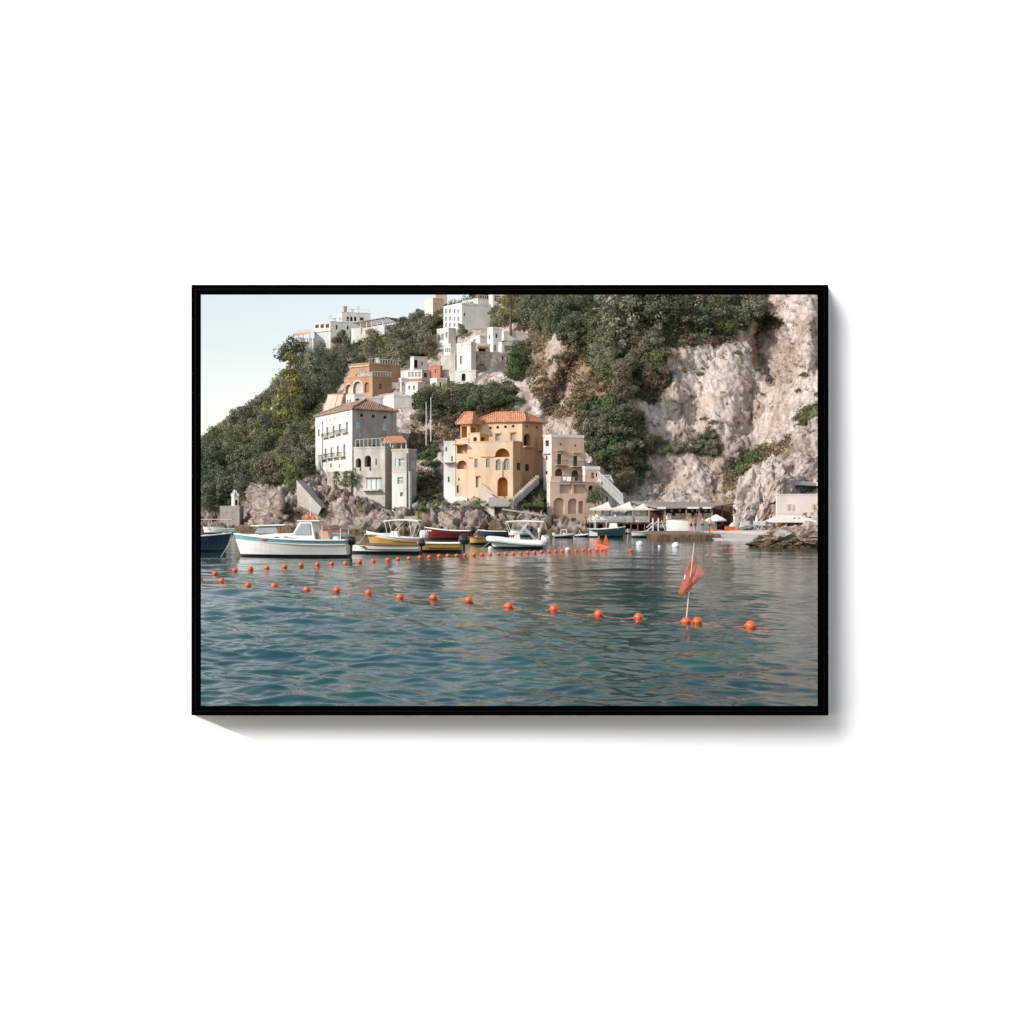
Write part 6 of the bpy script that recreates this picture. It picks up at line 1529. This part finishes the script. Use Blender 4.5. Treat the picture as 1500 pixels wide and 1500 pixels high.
# 12 dark green boat
r_, L = boat_root('fishing_boat', 'dark green and white wooden boat with small cabin, below the restaurant deck', 862, 916, 786.6, 'R', 2); hull_parts(r_, L, 1.9, .82, mats('teal', 'hullwhite'), sheer=.35, rake=.15)
mb = MB(); wedge(mb, .2, 1.2, .3, 1.0, .55, .45, .8, 1.5); cb = mb.build('cabin', M['hullwhite'], r_); mb = MB(); mb.box(.4, .95, .50, .53, 1.1, 1.4); mb.build('window', M['glass'], cb)
mb = MB(); mb.box(-1.4, .0, -.7, .7, 1.85, 1.92); mb.build('canopy', M['canvas'], r_); [frame_tubes(r_, 'canopy_post', [[(x,y,.7), (x,y,1.86)]], .03, 'whitemetal') for x in (-1.3,-.1) for y in (-.6,.6)]
mb = MB(); wedge(mb, -L/2+.02, -L/2+.9, -L/2+.02, -L/2+.85, .72, .74, .12, .86); mb.build('stern_panel', M['hullwhite'], r_)
# 13 white dinghies under the deck
r_, L = boat_root('dinghy', 'white dinghy with round fenders under the right end of the restaurant deck', 926, 953, 787.2, 'R', 0); hull_parts(r_, L, 1.4, .52, mats('hullwhite', 'greyrub'), sheer=.35)
r_, L = boat_root('dinghy', 'small white dinghy between the green boat and the white dinghy with fenders', 914, 932, 786, 'L', 0, D=127.5); hull_parts(r_, L, 1.2, .45, mats('hullwhite', 'whitemetal'), sheer=.2)
# 14 orange kayak on the beach
t = empty('kayak', (at(1062, 782, 111).x, 111, .55), R(15), 'orange kayak pulled up at the end of the quay', 'kayak'); mb = MB()
mb.tube([(-1.5,0,.15), (-.9,0,.04), (0,0,0), (.9,0,.04), (1.5,0,.15)], .2, 8); mb.build('hull', M['buoy'], t); mb = MB(); mb.box(-.3,.3,-.13,.13,.15,.22); mb.build('seat', M['black'], t)

# ------------------------------------------------------------------ person on the small inflatable
def person(loc, rz, label):
    V = [(0,0,.92), (0,0,1.15), (0,0,1.40), (0,.01,1.52), (0,-.01,1.66), (.10,0,.86), (.11,.03,.48), (.11,0,.07), (.12,-.12,.03), (-.10,0,.86), (-.13,-.04,.48), (-.14,.02,.07), (-.15,-.10,.03), (.19,0,1.40), (.25,.03,1.14), (.24,-.10,.90), (-.19,0,1.40), (-.26,.02,1.14), (-.26,-.08,.90)]
    E = [(0,1),(1,2),(2,3),(3,4),(0,5),(5,6),(6,7),(7,8),(0,9),(9,10),(10,11),(11,12),(2,13),(13,14),(14,15),(2,16),(16,17),(17,18)]
    rad = [.13,.14,.15,.055,.10,.09,.06,.045,.04,.09,.06,.045,.04,.06,.045,.035,.06,.045,.035]
    me = bpy.data.meshes.new('person'); me.from_pydata(V, E, []); o = link('person', me, None, loc, rz)
    md = o.modifiers.new('skin', 'SKIN')
    for v, r in zip(me.skin_vertices[0].data, rad): v.radius = (r, r*.85)
    me.skin_vertices[0].data[0].use_root = True
    s = o.modifiers.new('sub', 'SUBSURF'); s.levels = s.render_levels = 1
    me.materials.append(M['skin']); tag(o, label, 'person')
    mb = MB(); mb.lathe([(.10,.70), (.17,.80), (.165,.96), (.15,1.0)], 10); mb.build('shorts', M['navy'], o)
    mb = MB(); mb.lathe([(.10,1.64), (.112,1.72), (.08,1.79), (0,1.81)], 10); mb.build('hair', M['iron'], o)
person((at(857.5, 780, 123.5).x, 123.5, .35), R(20), 'person in dark shorts standing on the small white inflatable')

for k, (px, D_) in enumerate(((1012, 106), (1018, 104), (1029, 107), (1040, 105))):
    person((at(px, 780, D_).x, D_, .52), R(40*k), ['person in dark shorts at the left end of the quay under the white curved wall', 'second person from the left standing near the quay edge', 'person in dark shorts standing mid quay before the white curved wall', 'person in dark shorts standing at the quay end near the wide parasol'][k])
person((at(753, 772, 133).x, 132.0, 1.0), R(10), 'person standing on the shore rocks above the white inflatable boat')
# ------------------------------------------------------------------ buoys, ropes, marker flag, floating net
def buoy_mesh(name, r, mat):
    mb = MB(); mb.lathe([(0,-.95*r), (.45*r,-.88*r), (.82*r,-.55*r), (.97*r,-.1*r), (1.0*r,.1*r), (.88*r,.55*r), (.55*r,.85*r), (.2*r,.97*r), (0,.98*r)], 16)
    me = bpy.data.meshes.new(name); me.from_pydata(mb.v, [], mb.f); me.materials.append(M[mat]); me.polygons.foreach_set('use_smooth', [True]*len(mb.f)); me.update(); return me
bm_, bw_ = buoy_mesh('buoy', .118, 'buoy'), buoy_mesh('buoy', .2, 'whitemetal')
mb = MB(); mb.tube([(-.14,0,.0), (.14,0,.0)], .025, 6); eye = bpy.data.meshes.new('eyelet'); eye.from_pydata(mb.v, [], mb.f); eye.materials.append(M['buoy']); eye.update()
ORD = ['first','second','third','fourth','fifth','sixth','seventh','eighth','ninth','tenth','eleventh','twelfth','thirteenth','fourteenth','fifteenth','sixteenth','seventeenth','eighteenth']
near = [(293.5,847.5),(325,851),(363.5,856),(402,858.5),(449.5,861.5),(493.5,863),(540,867),(586,872),(635.5,875),(687,879),(745.5,887),(811.5,891),(877,899),(935.5,903.5),(1005,910),(1021.5,910.5),(1099.5,915.5)]
far = [(315,839),(344,834),(367,832),(391,830.5),(417,828.5),(441,827),(465,825.5),(486,824),(506,823.5),(527,821.5),(547,820),(568,818.5),(583,817.5),(599,816.5),(615,815),(629,814.5),(643,813),(656,812.5),(669,812),(681,811.5),(694,811.2),(706,811),(718,810.4),(730,809.8),(741,809.4),(752,809),(763,808.4),(773,807.8),(783,807.4),(793,806.8),(804,806.4),(814,805.8),(824,805.4),(833,805),(844,804.8),(854,804.4),(864,804.2),(874,803.8),(882,803.6)]
def place_buoy(px, py, label, group, me=bm_, sc_=1.0, eyel=True):
    D = wl(py+4*sc_) if py < 845 else wl(py+5.5*sc_)
    D = wl(py+3)
    b = link('buoy', me, None, ((px-750)/F*D, D, float(sea_height(np.array([(px-750)/F*D]), np.array([D]), D*D/(CAMZ*F)*.6)[0])+.055*sc_), random.uniform(-.3, .3)); b.scale = (sc_, sc_, sc_*random.uniform(.93, 1.07)); b.rotation_euler = (random.uniform(-.15,.15), random.uniform(-.15,.15), random.uniform(-.4,.4))
    tag(b, label, 'buoy', group)
    if eyel: link('eyelet', eye, b)
    return b
near_pts = []
for i, (px, py) in enumerate(near):
    lab = f'orange buoy on the near rope, {ORD[i]} from the left' if i not in (13, 14, 15, 16) else ['orange buoy on the near rope, just left of the flag mast', 'orange buoy at the foot of the marker flag mast', 'orange buoy touching distance right of the flag mast', 'rightmost orange buoy on the near rope, right of the marker flag'][i-13]
    b = place_buoy(px, py, lab, 'orange buoys on the near rope', sc_=.93+.1*random.random()); near_pts.append(Vector((b.location.x, b.location.y, b.location.z)))
segs = [(300, 340, 'left of the cabin boat'), (340, 513, 'before the cabin boat'), (513, 612, 'before the low boat with brown gunwale'), (612, 686, 'before the nearest yellow skiff'), (686, 715, 'between the yellow skiff and the white inflatable'), (715, 800, 'before the white inflatable boat'), (800, 860, 'on the dark water under the tan house'), (860, 900, 'beside the floating orange net')]
cnt = {}; far_pts = []
for (px, py) in far:
    s = [q for q in segs if q[0] <= px < q[1]][0]; cnt[s[2]] = cnt.get(s[2], 0)+1
    b = place_buoy(px, py, f'far orange buoy {s[2]}, {ORD[cnt[s[2]]-1]} from left', 'orange buoys on the far rope', sc_=.98+.1*random.random()); far_pts.append(Vector((b.location.x, b.location.y, b.location.z-.03)))
place_buoy(924, 804, 'lone orange buoy right of the floating orange net', None)
for px, py, lab in ((937, 796, 'white ball buoy on the water below the small white dinghies'), (990, 799, 'white ball buoy on the water in front of the quay'), (831.6, 803.4, 'white float beside the far rope of orange buoys'), (718.5, 801.5, 'pale yellow float left of the white inflatable')):
    place_buoy(px, py, lab, None, bw_, 1.5 if px in (937, 990) else .9, False)
for px, lab in ((966, 'small white float between the two white ball buoys'), (1057, 'small yellow float in front of the beach, leftmost'), (1072, 'small yellow float in front of the beach, middle'), (1095, 'small yellow float in front of the beach, rightmost')):
    place_buoy(px, 798.5 if px < 1000 else 801, lab, None, bw_ if px < 1000 else bm_, .55, False)
def rope(pts, label, r, mat):
    mb = MB(); P = []
    for a, b in zip(pts[:-1], pts[1:]):
        for k in range(8):
            t = k/8; p = a.lerp(b, t); P.append((p.x, p.y, p.z-.02-.06*math.sin(t*math.pi) + .02*random.random()))
    P.append(tuple(pts[-1])); mb.tube(P, r, 5); tag(mb.build('buoy_rope', M[mat]), label, 'rope')
last = near_pts[-1]; rope(near_pts+[last+Vector((3.2, -.9, -.05)), last+Vector((7.5, -1.9, -.05))], 'thin orange rope linking the near row of buoys across the water', .007, 'rope')
rope(far_pts, 'thin orange rope linking the far row of small buoys', .012, 'rope')
# marker flag: leaning mast on its buoy, orange mesh pennant
D = near_pts[14].y; base = near_pts[14].copy(); base.z += .08
t = empty('marker_flag', base, 0, 'orange mesh marker flag on a thin leaning pale mast rising from the near buoys', 'flag')
tip = at(1017, 795, D)-base
mb = MB(); mb.tube([(0,0,-.1), tuple(tip*.5), tuple(tip)], .016, 6, r2=.008); mb.build('mast', M['canvas'], t)
def FP(px, py, dy=0): return at(px, py, D+dy)-base
def net(name, poly_, n, r, mat, wavy=.05):
    """a knotted net: crossing cords clipped to the outline"""
    A, B_, C_, D_ = [Vector(p) for p in poly_]; mb = MB()
    def S(u, v):
        p = A.lerp(B_, u).lerp(D_.lerp(C_, u), v); return (p.x, p.y+wavy*math.sin(u*5+v*3), p.z)
    for k in range(n+1):
        mb.tube([S(k/n, j/n) for j in range(n+1)], r, 4); mb.tube([S(j/n, k/n) for j in range(n+1)], r, 4)
    return mb.build(name, M[mat], t)
net('mesh_panel', [FP(1015.5, 812), FP(1032.5, 843, .12), FP(1014, 858, .1), FP(1009.5, 866, 0)], 8, .0068, 'net')
net('mesh_panel', [FP(1015, 812), FP(1009.5, 866), FP(1004, 871, -.1), FP(994.5, 869, -.12)], 7, .0070, 'net')
mb = MB()
for k in range(4):                                     # faded violet print on the pennant
    a_, b_ = FP(1013.5+k*3.2, 846-k*1.0, .05), FP(1016.5+k*3.2, 838-k*.6, .07); mb.tube([a_, b_], .020, 4)
mb.build('print', M['purple'], t); mb = MB()
for k in range(4): a_, b_ = FP(1015+k*3.0, 849-k*1.8, .07), FP(1018+k*3.0, 843-k*1.6, .08); mb.tube([a_, b_], .016, 4)
mb.build('print', M['whitecanvas'], t)
mb = MB(); mb.tube([FP(1004, 842, -.03), FP(1002.8, 848, -.03)], .02, 5); mb.build('reflective_strip', M['whitecanvas'], t)
# floating orange net frame in the distance
D = wl(801); base = Vector(((883-750)/F*D, D, 0)); t = empty('floating_net', base, 0, 'floating orange triangular marker net with two upright points, in front of the green boat', 'net')
def FP(px, py, dy=0): return at(px, py, D+dy)-base
mb = MB(); mb.tube([FP(864.5, 793.2, 1.5), FP(880, 798.5, .4), FP(899, 804, -.6)], .07, 6); mb.tube([FP(864.5, 793.6, 1.5), FP(878, 800, .2), FP(899, 804.2, -.6)], .05, 6); mb.build('boom', M['net'], t)
for (xa_, ya, xb_, yb, xc_, yc) in ((877.5, 785, 873.8, 794.6, 880, 795.5), (887.6, 783.5, 884.5, 796.5, 892, 799.5)):
    mb = MB(); A, B_, C_ = FP(xa_, ya), FP(xb_, yb), FP(xc_, yc)
    for k in range(7): mb.tube([A.lerp(B_, k/6), A.lerp(C_, k/6)], .025, 4); mb.tube([A, B_.lerp(C_, k/6)], .025, 4)
    mb.build('mesh_panel', M['net'], t)
